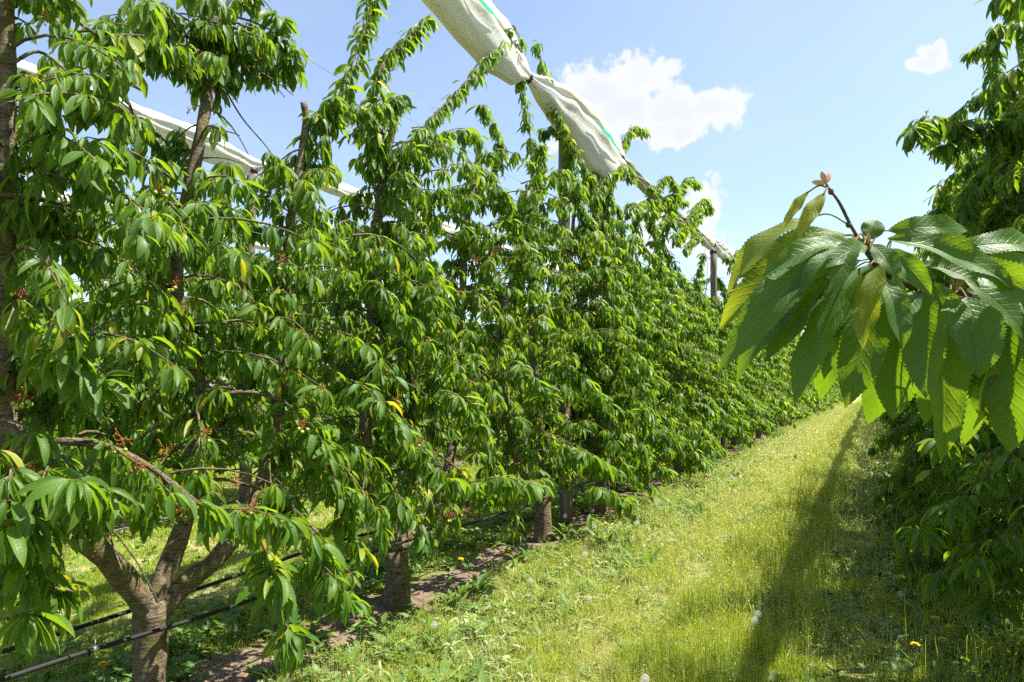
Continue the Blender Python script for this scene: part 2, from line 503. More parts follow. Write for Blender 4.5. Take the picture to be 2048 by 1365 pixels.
# ------------------------------------------------------------------ trees
UP = np.array([0, 0, 1.0])
class Tree:
    def __init__(self, base, seed, lod=2, dens=1.0, lscale=1.0):
        self.base = np.asarray(base, float)
        self.g = np.random.default_rng(seed); self.seed = seed
        self.lod, self.dens, self.ls = lod, dens, lscale
        self.wood = MB(); self.sp = []           # spurs: centre, outward, count, mean elevation, size
        self.stalks = []
    def limb(self, pts, r0, r1, sides=9, n=None, wob=.08):
        p = spline(pts, n or max(5, len(pts) * 4))
        self.wood.tube(p, np.linspace(r0, r1, len(p)), sides, True, wob)
        return p
    def spur(self, c, out, k, el=-38, size=1.0):
        self.sp.append((*c, *out, k, el, size))
        if self.g.random() < .35: self.stalks.append(c)
    def leafy(self, p, spacing, k, el=-48, start=0.0, size=1.0, jit=.02):
        """spurs along a polyline"""
        seg = np.linalg.norm(np.diff(p, axis=0), axis=1); cum = np.concatenate([[0], np.cumsum(seg)])
        sp = spacing / self.dens
        gap = self.g.random() * 9
        for s in np.arange(start * cum[-1] + sp * self.g.random(), cum[-1], sp):
            if self.g.random() < .10 + .30 * (math.sin(s * 17 + gap) > .75): continue
            s += self.g.normal(0, sp * .4)
            c = np.array([np.interp(s, cum, p[:, i]) for i in range(3)])
            az = self.g.random() * 6.283
            self.spur(c + self.g.normal(0, jit, 3), (math.cos(az) * .4, math.sin(az) * .4, 0), k, el + self.g.normal(0, 7), size * self.g.uniform(.72, 1.15))
        t = p[-1] - p[-2]; t = t / (np.linalg.norm(t) + 1e-9)
        self.spur(p[-1], (t[0] * .5, t[1] * .5, 0), k + 2, el + 8, size * .95)
    def lateral(self, c, az, length, rise, droop, k=7.2, spacing=.043, size=1.0, el=-50):
        h = np.array([math.cos(az), math.sin(az), 0.0])
        side = np.array([-h[1], h[0], 0]) * self.g.normal(0, .12)
        t = np.linspace(0, 1, 6)[:, None]
        p = c + (h * t + side * t ** 2) * length + UP * (rise * t - droop * t ** 2) * length
        self.wood.tube(p, np.linspace(.0085 * (.5 + length), .0025, 6), 5 if self.lod else 3, False, .05)
        self.leafy(p, spacing, k, el, .06, size)
    def furnish(self, p, z0, z1, reach, step=.085, size=1.0, k=7):
        step *= .80
        """laterals along a leader"""
        seg = np.linalg.norm(np.diff(p, axis=0), axis=1); cum = np.concatenate([[0], np.cumsum(seg)])
        az = self.g.random() * 6.28
        for s in np.arange(0, cum[-1], step / self.dens):
            c = np.array([np.interp(s, cum, p[:, i]) for i in range(3)])
            if not z0 < c[2] < z1: continue
            az += 2.4 + self.g.normal(0, .4)
            f = (c[2] - z0) / max(z1 - z0, .1)
            ln = reach * (1.15 - .62 * f) * self.g.uniform(.45, 1.15)
            ln *= .72 + .4 * abs(math.cos(az))
            low = max(0, 1 - f * 2.5)
            self.lateral(c, az, ln, self.g.uniform(.1, .65), self.g.uniform(.35, .8) + .35 * low, k, size=size)
    def fill(self, n, y0, y1, z0, z1, dx=.22, ln=(.3, .6)):
        for _ in range(n):
            c = self.base + np.array([self.g.normal(0, dx), 0, 0]); c[1] = self.g.uniform(y0, y1); c[2] = self.g.uniform(z0, z1)
            self.lateral(c, self.g.random() * 6.28, self.g.uniform(*ln), self.g.uniform(.1, .5), self.g.uniform(.3, .8), 6)
    def wand(self, pts, r0=.009, k=3, spacing=.028, start=.12, el=-52, size=.92):
        k += 2.5; el += 9; size *= 1.1; spacing *= .92
        p = spline(pts, max(10, len(pts) * 5))
        self.wood.tube(p, np.linspace(r0 * .75, .0022, len(p)), 5 if self.lod else 3, False, .05)
        self.leafy(p, spacing, k, el, start, size, .006)
        for _ in range(2): self.spur(p[-1], (0, 0, 0), 6, el + 15, size)
        return p
    def leaf_arrays(self):
        sp = np.array(self.sp); g = self.g
        k = np.maximum(2, np.round(sp[:, 6] + g.normal(0, .8, len(sp)))).astype(int)
        R = np.repeat(sp, k, axis=0); N = len(R)
        # azimuths roughly even around each spur
        idx = np.concatenate([np.arange(q) for q in k]); kk = np.repeat(k, k)
        az = idx * (2 * np.pi / kk) + np.repeat(g.random(len(sp)) * 6.28, k) + g.normal(0, .35, N)
        h = np.stack([np.cos(az), np.sin(az), np.zeros(N)], 1) + R[:, 3:6]
        h = nrmz(h)
        el = np.radians(np.clip(R[:, 7] - 5 + g.normal(0, 17, N), -86, 25))
        d = h * np.cos(el)[:, None] + UP * np.sin(el)[:, None]
        n = -h * np.sin(el)[:, None] + UP * np.cos(el)[:, None]
        s = np.cross(d, n); roll = g.normal(0, .42, N)
        n = n * np.cos(roll)[:, None] + s * np.sin(roll)[:, None]
        L = (.102 if self.lod == 2 else .108) * R[:, 8] * self.ls * np.clip(g.normal(1, .24, N), .4, 1.45)
        W = L * g.uniform(.27, .38, N)
        curl = g.uniform(.25, 1.15, N); fold = g.uniform(.2, .85, N)
        pet = R[:, :3]
        pl = g.uniform(.018, .040, N) * self.ls
        base = pet + (d + UP * .35) * pl[:, None] * .85
        return base, d, n, L, W, curl, fold, pet
    def build(self, name, label, group, loc=None, mat=None, cat='tree'):
        b = self.base
        e = empty(name, tuple(b if loc is None else loc))
        tag(e, label, cat, group)
        self.wood.v = [v - b for v in self.wood.v]
        self.wood.obj('trunk', M_BARK, e)
        arr = list(self.leaf_arrays()); arr[0] = arr[0] - b; arr[7] = arr[7] - b
        fm = MB()
        leaf_mesh(fm, *arr[:7], self.lod, arr[7], self.seed, .012 if self.lod == 2 else 0)
        fm.obj('crown', mat or (M_LEAF if self.lod >= 2 else M_LEAF_FAR), e)
        self.nleaf = len(arr[0])
        if self.lod == 2 and self.stalks:
            sb = MB(); g = self.g
            for c in self.stalks[:420]:
                for _ in range(5):
                    dd = g.normal(0, 1, 3); dd /= np.linalg.norm(dd)
                    q = c - b + dd * g.uniform(.012, .034)
                    sd = np.cross(dd, UP) * .0012
                    sb.add([c - b - sd, c - b + sd, q + sd * 1.8, q - sd * 1.8], None, [[0, 1, 2, 3]])
            sb.obj('dry_flower_stalks', M_STALK, e)
        return e

def cherry_cluster(parent, c, n, seed, stalks=9):
    """green cherries on short stalks with dry reddish flower remains"""
    g = np.random.default_rng(seed)
    base = np.array(parent.location)
    c = np.asarray(c) - base
    st = MB(); balls = []
    for k in range(n):
        dd = np.array([g.normal(0, .5), g.normal(0, .5), -1]); dd /= np.linalg.norm(dd)
        q = c + dd * g.uniform(.03, .05)
        st.tube(spline([c, (c + q) / 2 + g.normal(0, .004, 3), q], 5), .0011, 4, False)
        balls.append((q + dd * .008, .0092 * g.uniform(.85, 1.15)))
    for k in range(stalks):
        dd = g.normal(0, 1, 3); dd[2] -= .4; dd /= np.linalg.norm(dd)
        q = c + dd * g.uniform(.02, .05)
        st.tube(spline([c, (c + q) / 2 + g.normal(0, .006, 3), q], 4), .0012, 4, False)
        st.sphere(q, .0035, 5, 4, (1, 1, 1.4))
    o = st.obj('flower_stalk_cluster', M_STALK, parent)
    for q, r_ in balls:
        fr = MB(); fr.sphere(q, r_, 10, 7)
        fr.obj('cherry', M_CHERRY, o)

XL, XR, XB, XC = -3.1, 1.5, -7.7, -12.3

def LP(px, py, dx=0.0):
    return at_x(px, py, XL + dx)

# ---- the four nearest trees of the left row, leaders laid out as the photo shows them
def tree_a():
    b = np.array([XL, 2.39, 0.0])
    T = Tree(b, 101, 2, 1.0, 1.0)
    fork = b + [0, 0, .52]
    T.limb([b - [0, 0, .12], b + [0, 0, .1], b + [0, .01, .35], fork + [0, 0, .06]], .082, .074, 16, 10, .09)
    T.wood.tube(spline([b - [0, 0, .05], b + [0, 0, .12]], 4), [.13, .12, .105, .098], 14, False, .08)
    # left limb
    pl = T.limb([fork, LP(235, 1140, .03), LP(170, 1075, .05), LP(60, 960, .06), LP(10, 830, .02), LP(8, 560, 0), LP(12, 300, 0), LP(10, 110, 0), LP(8, -120, 0)], .056, .036, 12, 40)
    pm = T.limb([fork, LP(330, 1150), LP(375, 1020), LP(395, 860), LP(385, 700), LP(352, 600, .02), LP(360, 470), LP(385, 350, .0), LP(402, 265, .02), LP(418, 170), LP(425, 40), LP(440, -60)], .052, .022, 12, 44)
    pr = T.limb([fork + [0, 0, -.04], LP(380, 1160, .06), LP(440, 1110, .12), LP(520, 985, .1), LP(555, 820, .05), LP(568, 640, 0), LP(575, 500, 0), LP(600, 330, 0), LP(612, 250), LP(607, 205)], .052, .019, 12, 40)
    T.wand([LP(612, 300), LP(628, 250, .05), LP(650, 205, .08), LP(668, 195, .1)], .008, 4, .035, .0, -55, 1.0)
    T.furnish(pl, 1.0, 4.1, .62, .062)
    T.furnish(pm, 1.1, 3.1, .66, .062)
    T.furnish(pr, 1.1, 3.1, .62, .066)
    T.fill(30, 1.5, 3.4, 1.2, 2.9); T.fill(26, 1.45, 2.3, 2.2, 3.35, .25, (.25, .5))
    # leafy top mass hanging over the sky gap
    c = LP(425, 110)
    for k in range(34):
        px, py = 425 + random.uniform(-60, 60), random.uniform(20, 150)
        T.lateral(LP(px, py), math.pi / 2 * random.choice((1, -1)) + random.gauss(0, .45), random.uniform(.22, .48), .12, .25, 7, .045, 1.0, -58)
    T.wand([LP(420, 110), LP(330, 80, .1), LP(240, 70, .15), LP(200, 95, .2)], .012, 5, .04, .1, -58, 1.05)
    T.wand([LP(430, 90), LP(500, 75, .05), LP(560, 75, .1), LP(580, 130, .1)], .010, 5, .04, .1, -58, 1.05)
    T.wand([LP(200, 75, .15), LP(150, 40, .15), LP(80, -10, .1), LP(0, -70, 0)], .012, 1, .30, .5)
    T.wand([LP(430, 140), LP(480, 230), LP(530, 290), LP(560, 330)], .008, 4, .045, .2, -55)
    T.wand([LP(20, 130, .1), LP(80, 105, .15), LP(150, 160, .25), LP(190, 210, .3)], .012, 6, .045, .3, -50, 1.1)
    T.wand([LP(440, 20), LP(500, -20, .05), LP(560, 40, .1)], .008, 5, .04, .1, -50, 1.0)
    # bare twisting branches and low sprays over the alley
    T.limb([LP(395, 830), LP(440, 800, .15), LP(490, 785, .3), LP(560, 800, .42), LP(600, 840, .5)], .018, .007, 8)
    T.wand([LP(560, 800, .42), LP(610, 840, .55), LP(660, 900, .6)], .007, 6, .06, .1, -45, 1.05)
    T.limb([LP(15, 850, .05), LP(60, 880, .25), LP(200, 890, .5), LP(300, 935, .62), LP(400, 1010, .7)], .020, .008, 8)
    T.wand([LP(300, 935, .62), LP(400, 1010, .72), LP(500, 1020, .75), LP(570, 1040, .8)], .008, 7, .05, .0, -55, 1.05)
    T.wand([LP(100, 880, .4), LP(160, 950, .6), LP(230, 1000, .7), LP(150, 960, .8)], .007, 7, .06, .2, -50, 1.05)
    for (x0, y0, x1, y1, dx) in ((470, 1000, 540, 1130, .6), (520, 1080, 580, 1270, .75), (600, 1120, 700, 1200, .7), (560, 1000, 650, 1120, .6),
                                 (80, 960, 40, 1130, .5), (30, 900, 10, 1050, .6), (120, 900, 60, 1040, .6), (620, 930, 700, 1010, .5),
                                 (30, 640, 130, 700, .5), (60, 700, 200, 760, .55), (640, 1000, 720, 1100, .45), (0, 1100, 60, 1230, .55), (30, 1050, 110, 1180, .3)):
        T.wand([LP(x0, y0, dx * .55), LP((x0 + x1) / 2, (y0 + y1) / 2 - 25, dx), LP(x1, y1, dx * 1.1)], .007, 6, .055, .1, -52, 1.08)
    return T
def prune(T, boxes):
    R3 = RM.T
    out = []
    for a in T.sp:
        c = R3 @ (np.array(a[:3]) - CAM)
        px, py = 1024 + F_PX * c[0] / -c[2], 682.5 - F_PX * c[1] / -c[2]
        if not any(x0 < px < x1 and y0 < py < y1 for x0, y0, x1, y1 in boxes): out.append(a)
    T.sp = out
def tree_b():
    b = np.array([XL, 4.41, 0.0])
    T = Tree(b, 202, 2, 1.0, 1.02)
    fork = b + [0, -.02, .42]
    T.limb([b - [0, 0, .12], b + [0, 0, .15], fork], .095, .085, 14, 8, .05)
    p1 = T.limb([fork, LP(780, 1050), LP(740, 960), LP(730, 800), LP(745, 600), LP(760, 400), LP(770, 330), LP(790, 250)], .055, .022, 11, 36)
    p2 = T.limb([fork, LP(815, 1060), LP(830, 900), LP(820, 700), LP(825, 520), LP(830, 400), LP(835, 330)], .05, .022, 11, 30)
    p3 = T.limb([fork, LP(850, 1060), LP(900, 920), LP(920, 700), LP(930, 480), LP(945, 380), LP(958, 300)], .05, .020, 11, 30)
    T.furnish(p1, .9, 3.35, .64, .070)
    T.furnish(p2, .9, 3.3, .70, .075)
    T.furnish(p3, .9, 3.2, .62, .072)
    T.wand([LP(640, 300, .1), LP(665, 240, .1), LP(700, 140, .08), LP(735, 40, .05), LP(755, -60, 0)], .012, 4, .034, .0, -55, 1.0)
    T.wand([LP(745, 330), LP(740, 230, .05), LP(765, 130, .05), LP(830, 60, .05), (LP(880, 10, .05))], .012, 4, .034, .0, -55, 1.0)
    T.wand([LP(640, 240), LP(690, 200, .05), LP(730, 215, .1), LP(790, 200, .1)], .009, 4, .04, .0, -55, 1.0)
    T.wand([LP(780, 330), LP(770, 250, .1), LP(800, 190, .1)], .009, 4, .04, .0, -55, 1.0)
    T.wand([LP(790, 310), LP(860, 240, .05), LP(930, 165, .08), LP(990, 95, .1), LP(1020, 50, .1), LP(1040, 80, .12)], .011, 3, .030, .05, -60, .95)
    T.wand([LP(840, 330), LP(880, 270, .1), LP(940, 260, .15), LP(975, 310, .2)], .009, 5, .04, .0, -55, 1.0)
    T.wand([LP(955, 360), LP(995, 330, .05), LP(995, 270, .05), LP(965, 210, .05)], .009, 4, .03, .0, -62, .95)
    for (x0, y0, x1, y1, dx) in ((800, 880, 900, 960, .6), (900, 980, 1080, 970, .7), (760, 960, 850, 1080, .5), (940, 1020, 1090, 960, .5),
                                 (700, 760, 800, 860, .6), (880, 780, 960, 850, .6), (720, 560, 820, 640, .55)):
        T.wand([LP(x0, y0, dx * .5), LP((x0 + x1) / 2, (y0 + y1) / 2 - 20, dx), LP(x1, y1, dx * 1.1)], .008, 7, .05, .0, -50, 1.08)
    T.fill(34, 3.4, 5.7, 2.1, 3.45); T.fill(16, 3.5, 5.6, 1.0, 2.2)
    T.limb([LP(940, 1000, .3), LP(880, 1010, .1), LP(820, 1060, 0)], .008, .02, 7)
    return T
def tree_c():
    b = np.array([XL, 7.0, 0.0])
    T = Tree(b, 303, 2, .95, 1.08)
    fork = b + [0, 0, .5]
    T.limb([b - [0, 0, .12], b + [0, 0, .15], fork], .10, .085, 12, 8, .05)
    p1 = T.limb([fork, LP(1040, 930), LP(1005, 780), LP(1000, 650), LP(1050, 480), LP(1060, 400), LP(1070, 300)], .05, .022, 10, 30)
    p2 = T.limb([fork, LP(1085, 900), LP(1065, 700), LP(1065, 520), LP(1075, 370)], .048, .022, 10, 26)
    p3 = T.limb([fork, LP(1120, 920), LP(1140, 750), LP(1140, 550), LP(1150, 400)], .045, .02, 10, 26)
    T.furnish(p1, .8, 3.5, .68, .09)
    T.furnish(p2, .8, 3.4, .62, .10)
    T.furnish(p3, .8, 3.4, .68, .09)
    T.fill(30, 5.7, 8.0, 2.3, 3.75); T.fill(10, 5.9, 8.0, 1.0, 2.2)
    T.wand([LP(1190, 380), LP(1150, 300, .05), LP(1110, 220, .05), LP(1088, 150, .03), LP(1075, 88, 0)], .012, 3, .026, .0, -64, .95)
    T.wand([LP(1080, 380), LP(1065, 300, .05), LP(1052, 230, .05), LP(1042, 160, 0)], .010, 3, .03, .0, -64, .9)
    T.wand([LP(1070, 380), LP(1085, 330, .1), LP(1080, 290, .15)], .009, 4, .035, .0, -60, .95)
    T.wand([LP(1140, 390), LP(1190, 340, .0), LP(1240, 300, .0), LP(1265, 255, .0), LP(1290, 262, .0)], .010, 3, .026, .0, -60, .95)
    T.wand([LP(900, 330, .1), LP(960, 330, .2), LP(1000, 380, .3), LP(1020, 440, .3)], .009, 5, .04, .0, -55, 1.0)
    for (x0, y0, x1, y1, dx) in ((1120, 900, 1230, 940, .6), (1150, 980, 1250, 1000, .8), (1100, 720, 1200, 790, .7), (1020, 720, 1090, 790, .6)):
        T.wand([LP(x0, y0, dx * .5), LP((x0 + x1) / 2, (y0 + y1) / 2 - 15, dx), LP(x1, y1, dx * 1.1)], .008, 7, .05, .0, -50, 1.08)
    return T

def generic(seed, lod, dens, ls, X0=0.0, tall=3.5, wands=4, reach=.68, lowest=.75, step=.09, spread=.7):
    T = Tree((0, 0, 0), seed, lod, dens, ls)
    g = T.g
    T.limb([(0, 0, -.12), (0, 0, .15), (g.normal(0, .02), g.normal(0, .02), .5)], .10, .085, 10 if lod else 7, 6, .05)
    for k, y in enumerate((-spread, g.normal(0, .1), spread)):
        top = tall + g.normal(0, .2)
        pts = [(0, 0, .45), (g.normal(0, .08), y * .55, .85), (g.normal(0, .12), y * .9, 1.4), (g.normal(0, .12), y + g.normal(0, .08), 2.1), (g.normal(0, .12), y + g.normal(0, .1), 2.8), (g.normal(0, .15), y * 1.05, top)]
        p = T.limb(pts, .05, .018, 9 if lod else 5, 22 if lod else 8)
        T.furnish(p, lowest, top + .05, reach, step)
    for k in range(wands):
        y = (-spread, 0, spread)[k % 3] + g.normal(0, .15)
        h = g.uniform(.55, 1.25)
        lx, ly = g.normal(0, .22), g.normal(0, .28)
        z = tall - .25
        T.wand([(g.normal(0, .1), y, z), (lx * .4, y + ly * .3, z + h * .5), (lx, y + ly * .8, z + h), (lx * 1.7, y + ly * 1.6, z + h * 1.02 - .04)], .010, 3 if lod else 4, .028 if lod else .05, .0, -58, .95)
    for k in range(7):
        s = 1 if k % 2 else -1
        y = g.uniform(-.9, .9); z = g.uniform(.8, 1.5)
        T.wand([(s * .1, y, z), (s * .45, y + g.normal(0, .1), z + .05), (s * .85, y + g.normal(0, .2), z - .35)], .008, 6 if lod else 4, .05 if lod else .08, .0, -50, 1.05)
    return T

ORD = ['first', 'second', 'third', 'fourth', 'fifth', 'sixth', 'seventh', 'eighth', 'ninth', 'tenth', 'eleventh', 'twelfth', 'thirteenth', 'fourteenth',
       'fifteenth', 'sixteenth', 'seventeenth', 'eighteenth', 'nineteenth', 'twentieth']
def ordn(i):
    tens = {2: 'twenty', 3: 'thirty', 4: 'forty'}
    if i < 20: return ORD[i]
    t, u = divmod(i + 1, 10)
    if u == 0: return {3: 'thirtieth', 4: 'fortieth', 5: 'fiftieth'}[t]
    return tens[t] + '-' + ORD[u - 1]

G_L, G_R = 'cherry trees in the sunny left row', 'cherry trees in the shaded right row'
G_B, G_C = 'cherry trees in the row behind the left row', 'cherry trees in the third row to the left'
G_Q = 'cherry trees in the row beyond the right row'
TA = tree_a(); prune(TA, [(120, 1045, 455, 1500), (455, 1150, 500, 1500), (604, -200, 690, 165), (225, 150, 372, 222), (372, 178, 432, 330), (440, 160, 590, 285), (20, 50, 115, 108), (470, 270, 535, 345), (-60, -80, 34, 300), (-60, 520, 30, 880), (440, 880, 545, 985), (610, 980, 680, 1060), (330, 840, 400, 900)]); ta = TA.build('cherry_tree', 'big cherry tree at lower left, mossy trunk forking into three limbs above black hoses', G_L)
TB = tree_b(); prune(TB, [(590, -200, 665, 150), (470, 250, 540, 345), (860, -200, 960, 110), (470, 880, 545, 985), (600, 980, 690, 1070), (855, 870, 945, 935), (690, 1080, 900, 1120)]); tb = TB.build('cherry_tree', 'second cherry tree in the sunny left row, low trunk beside dandelion clocks', G_L)
TC = tree_c(); prune(TC, [(855, 870, 945, 935), (990, 935, 1070, 975), (1100, 960, 1180, 1100)]); tcx = TC.build('cherry_tree', 'third cherry tree in the sunny left row, just before the tall wooden post', G_L)

for i, (px, py, dx, n) in enumerate([(125, 650, .45, 9), (350, 565, .35, 3), (45, 575, .3, 2), (600, 845, .6, 4), (272, 925, .68, 6), (165, 975, .72, 1),
                                     (330, 900, .6, 0), (365, 1010, .72, 0), (410, 860, .35, 1), (60, 930, .5, 4), (40, 790, .3, 7), (88, 25, .15, 1),
                                     (440, 445, .3, 3), (320, 370, .3, 4), (245, 880, .6, 3), (500, 1015, .78, 0), (475, 960, .6, 0), (70, 150, .3, 0),
                                     (560, 520, .3, 2), (680, 1028, .5, 0)]):
    cherry_cluster(ta, LP(px, py, dx), n, 900 + i, 10 if n < 5 else 16)
for i, (px, py, dx, n) in enumerate([(790, 800, .55, 2), (900, 1025, .72, 2), (840, 880, .6, 1), (990, 500, .4, 0), (950, 520, .45, 2), (760, 590, .5, 0), (930, 1020, .7, 1)]):
    cherry_cluster(tb, LP(px, py, dx), n, 950 + i, 12)

def copy_thing(src, loc, rz, label, group, sc=1.0):
    r = src.copy(); COL.objects.link(r)
    r.location = loc; r.rotation_euler = (0, 0, rz); r.scale = (1, 1, sc)
    tag(r, label, None, group)
    for ch in list(src.children):
        c = ch.copy(); COL.objects.link(c); c.parent = r
    return r

# mid-distance kinds (lod 1) and far kinds (lod 0)
def mids(n, seed, lod, dens, ls, **kw):
    return [generic(seed + 17 * i, lod, dens, ls, **kw) for i in range(n)]
proto = {}
def place(key, T, loc, rz, label, group, sc=1.0):
    if key not in proto:
        e = T.build('cherry_tree', label, group, loc=loc)
        e.rotation_euler = (0, 0, rz); e.scale = (1, 1, sc)
        proto[key] = e
        return e
    return copy_thing(proto[key], loc, rz, label, group, sc)
MID = mids(4, 400, 1, 1.12, 1.10, tall=3.55, wands=6)
FAR = mids(4, 600, 0, .68, 1.35, tall=3.55, wands=5)

rr = random.Random(3)
ys = [8.75]
while ys[-1] < 92: ys.append(ys[-1] + rr.uniform(1.95, 2.35))
TOPW = {1: [[(1255, 420), (1300, 395), (1318, 370), (1335, 352), (1350, 372)], [(1190, 400), (1215, 350), (1250, 330), (1262, 350)], [(1290, 430), (1312, 400), (1300, 372)], [(1300, 450), (1320, 410), (1345, 388), (1368, 402)]],
        2: [[(1310, 460), (1335, 430), (1358, 385), (1380, 355), (1395, 368)], [(1330, 440), (1350, 415), (1330, 395)], [(1360, 480), (1375, 440), (1400, 408), (1418, 420)]],
        3: [[(1350, 480), (1375, 440), (1395, 410), (1412, 398), (1420, 415)], [(1350, 470), (1390, 440), (1400, 430)], [(1370, 500), (1390, 470), (1400, 475)]],
        4: [[(1460, 540), (1470, 510), (1480, 500), (1490, 510)]]}
for i, y in enumerate(ys):
    j = i + 3
    if i in TOPW:
        T = generic(450 + i, 1, 1.1, 1.12, tall=3.6, wands=3)
        T.sp = [(a[0] + XL, a[1] + y, *a[2:]) for a in T.sp]
        T.wood.v = [v + [XL, y, 0] for v in T.wood.v]
        T.base = np.array([XL, y, 0.0])
        for wd_ in TOPW[i]:
            T.wand([LP(*q, .08 + .03 * k) for k, q in enumerate(wd_)], .010, 4, .034, .0, -60, 1.0)
        prune(T, [(1408, 430, 1450, 590)])
        T.build('cherry_tree', ordn(j) + ' cherry tree in the sunny left row, tall shoots hiding the net roll', G_L)
        continue
    far = y > 21
    K = (FAR if far else MID)
    q = rr.randrange(4) if i > 3 else i
    where = 'just past the tall wooden post' if i == 0 else ('beside the second wooden post' if abs(y - 16.5) < 1.1 else ('far down the alley' if far else 'beyond the tall post'))
    place(('f' if far else 'm') + str(q), K[q], (XL + rr.gauss(0, .06), y, 0), math.pi * rr.randrange(2) + rr.gauss(0, .06),
          ordn(j) + ' cherry tree in the sunny left row, ' + where, G_L, rr.uniform(.95, 1.06) + (.03 if far else 0))
# nearer than the frame, on the left: its twigs lean into the left edge of the photo
# right row, seen on its shaded side
RM_ = mids(2, 820, 1, 1.05, 1.12, tall=3.85, wands=5, reach=1.1, lowest=.45, step=.08)
ys = [2.6, 4.8, 7.0]
while ys[-1] < 92: ys.append(ys[-1] + rr.uniform(2.0, 2.35))
RN = []
def right_tree(seed, y, wands):
    T = generic(seed, 2, 1.0, 1.08, tall=3.4, wands=1, reach=.92, lowest=.8, step=.085)
    T.sp = [(a[0] + XR, a[1] + y, *a[2:]) for a in T.sp]
    T.stalks = [np.asarray(c) + [XR, y, 0] for c in T.stalks]
    T.wood.v = [v + [XR, y, 0] for v in T.wood.v]
    T.base = np.array([XR, y, 0.0])
    for w_ in wands: T.wand(*w_)
    return T
def tops(T, spots):                       # unseen shoots above the near right trees, added to cast ragged shade on the lane
    for x_, y_, z_ in spots:
        T.wand([(XR - .1, y_, 3.1), (XR - .25, y_ + .03, (3.1 + z_) / 2), (x_ + .1, y_ + .08, z_ - .1), (x_ - .12, y_ + .15, z_ - .15)], .011, 5, .035, .0, -50, 1.05)
        T.lateral(np.array([XR - .2, y_ + .1, z_ - .8]), math.pi + T.g.normal(0, .3), .6, .3, .5)
def RP(px, py, X): return at_x(px, py, X)
def RD(px, py, F): return at_depth(px, py, F)
T = right_tree(711, 2.6, [([RD(2170, y0, 4.0), RD((2150 + x1) / 2, y0 - 30, 3.8), RD(x1, y1, 3.6)], .008, 4, .055, .0, -50, 1.0)
                          for y0, x1, y1 in ((980, 1900, 1010), (1040, 1950, 1090), (1120, 1880, 1150), (900, 1960, 930), (1180, 1980, 1200), (860, 1880, 880), (1060, 1840, 1060))])
tops(T, [(.95, 1.9, 4.3), (1.05, 2.3, 4.0), (.8, 2.8, 4.5), (1.0, 3.2, 4.1), (.75, 3.6, 4.4)])
T.build('cherry_tree', 'dark shaded cherry tree at the right edge, drooping leaves down to the dandelions', G_R)
T = right_tree(722, 4.9, [([RD(2040, 330, 5.2), RD(1990, 300, 5.2), RD(1985, 180, 5.2), RD(1992, 60, 5.2), RD(2000, 50, 5.2)], .012, 4, .03, .0, -62, .95),
                          ([RD(2080, 290, 5.4), RD(1990, 260, 5.3), RD(1920, 245, 5.2), RD(1850, 235, 5.1), RD(1825, 260, 5.0)], .012, 6, .04, .0, -52, 1.0),
                          ([RD(2080, 270, 5.4), RD(2020, 240, 5.2), RD(1950, 260, 5.2), RD(1890, 290, 5.2)], .012, 6, .04, .0, -48, 1.0),
                          ([RD(2080, 400, 5.4), RD(2000, 350, 5.3), RD(1940, 380, 5.2), RD(1930, 430, 5.1)], .012, 6, .04, .0, -50, 1.0),
                          ([RD(2100, 340, 5.6), RD(2040, 300, 5.5), RD(1990, 330, 5.4), RD(1960, 350, 5.3)], .012, 6, .04, .0, -50, 1.0),
                          ([RD(2100, 560, 5.4), RD(2000, 450, 5.4), RD(1960, 470, 5.3), RD(1945, 540, 5.2)], .012, 6, .04, .0, -50, 1.0),
                          ([RD(2120, 560, 5.2), RD(2060, 420, 5.2), RD(2010, 400, 5.2), RD(1985, 460, 5.2)], .012, 6, .04, .0, -50, 1.0),
                          ([RD(2130, 30, 4.2), RD(2070, -40, 4.2), RD(2020, -20, 4.2), RD(2010, -8, 4.2)], .008, 5, .06, .0, -55, 1.0)])
tops(T, [(.85, 4.1, 4.5), (1.0, 4.5, 4.2), (.8, 4.9, 4.5)])
T.build('cherry_tree', 'shaded cherry tree with one tall leafy shoot standing against the sky at upper right', G_R)
for i, y in enumerate(ys):
    if i < 2: continue
    if i < 6: key, K = 'r' + str(i % 2), RM_[i % 2]
    else: q = rr.randrange(4); key, K = 'f' + str(q), FAR[q]
    place(key, K, (XR - .12 + rr.gauss(0, .05), y, 0), math.pi * rr.randrange(2) + rr.gauss(0, .06),
          ordn(i + 1) + ' cherry tree in the shaded right row, ' + ('behind the near hanging branch' if i < 6 else 'far down the alley'), G_R, rr.uniform(1.0, 1.1))
# rows behind, glimpsed through the left row
for X, y0, y1, grp, nm in ((XB, 3.6, 46, G_B, 'in the row behind the left row'), (XC, 6.5, 50, G_C, 'in the third row to the left')):
    y = y0; i = 0
    while y < y1:
        q = rr.randrange(4)
        mid = X == XB and y < 12
        place(('m' if mid else 'f') + str(q), (MID if mid else FAR)[q], (X + rr.gauss(0, .06), y, 0), math.pi * rr.randrange(2) + rr.gauss(0, .08),
              ordn(i) + ' cherry tree ' + nm + ', seen through the leaves', grp, rr.uniform(.84, .93))
        y += rr.uniform(2.0, 2.4); i += 1

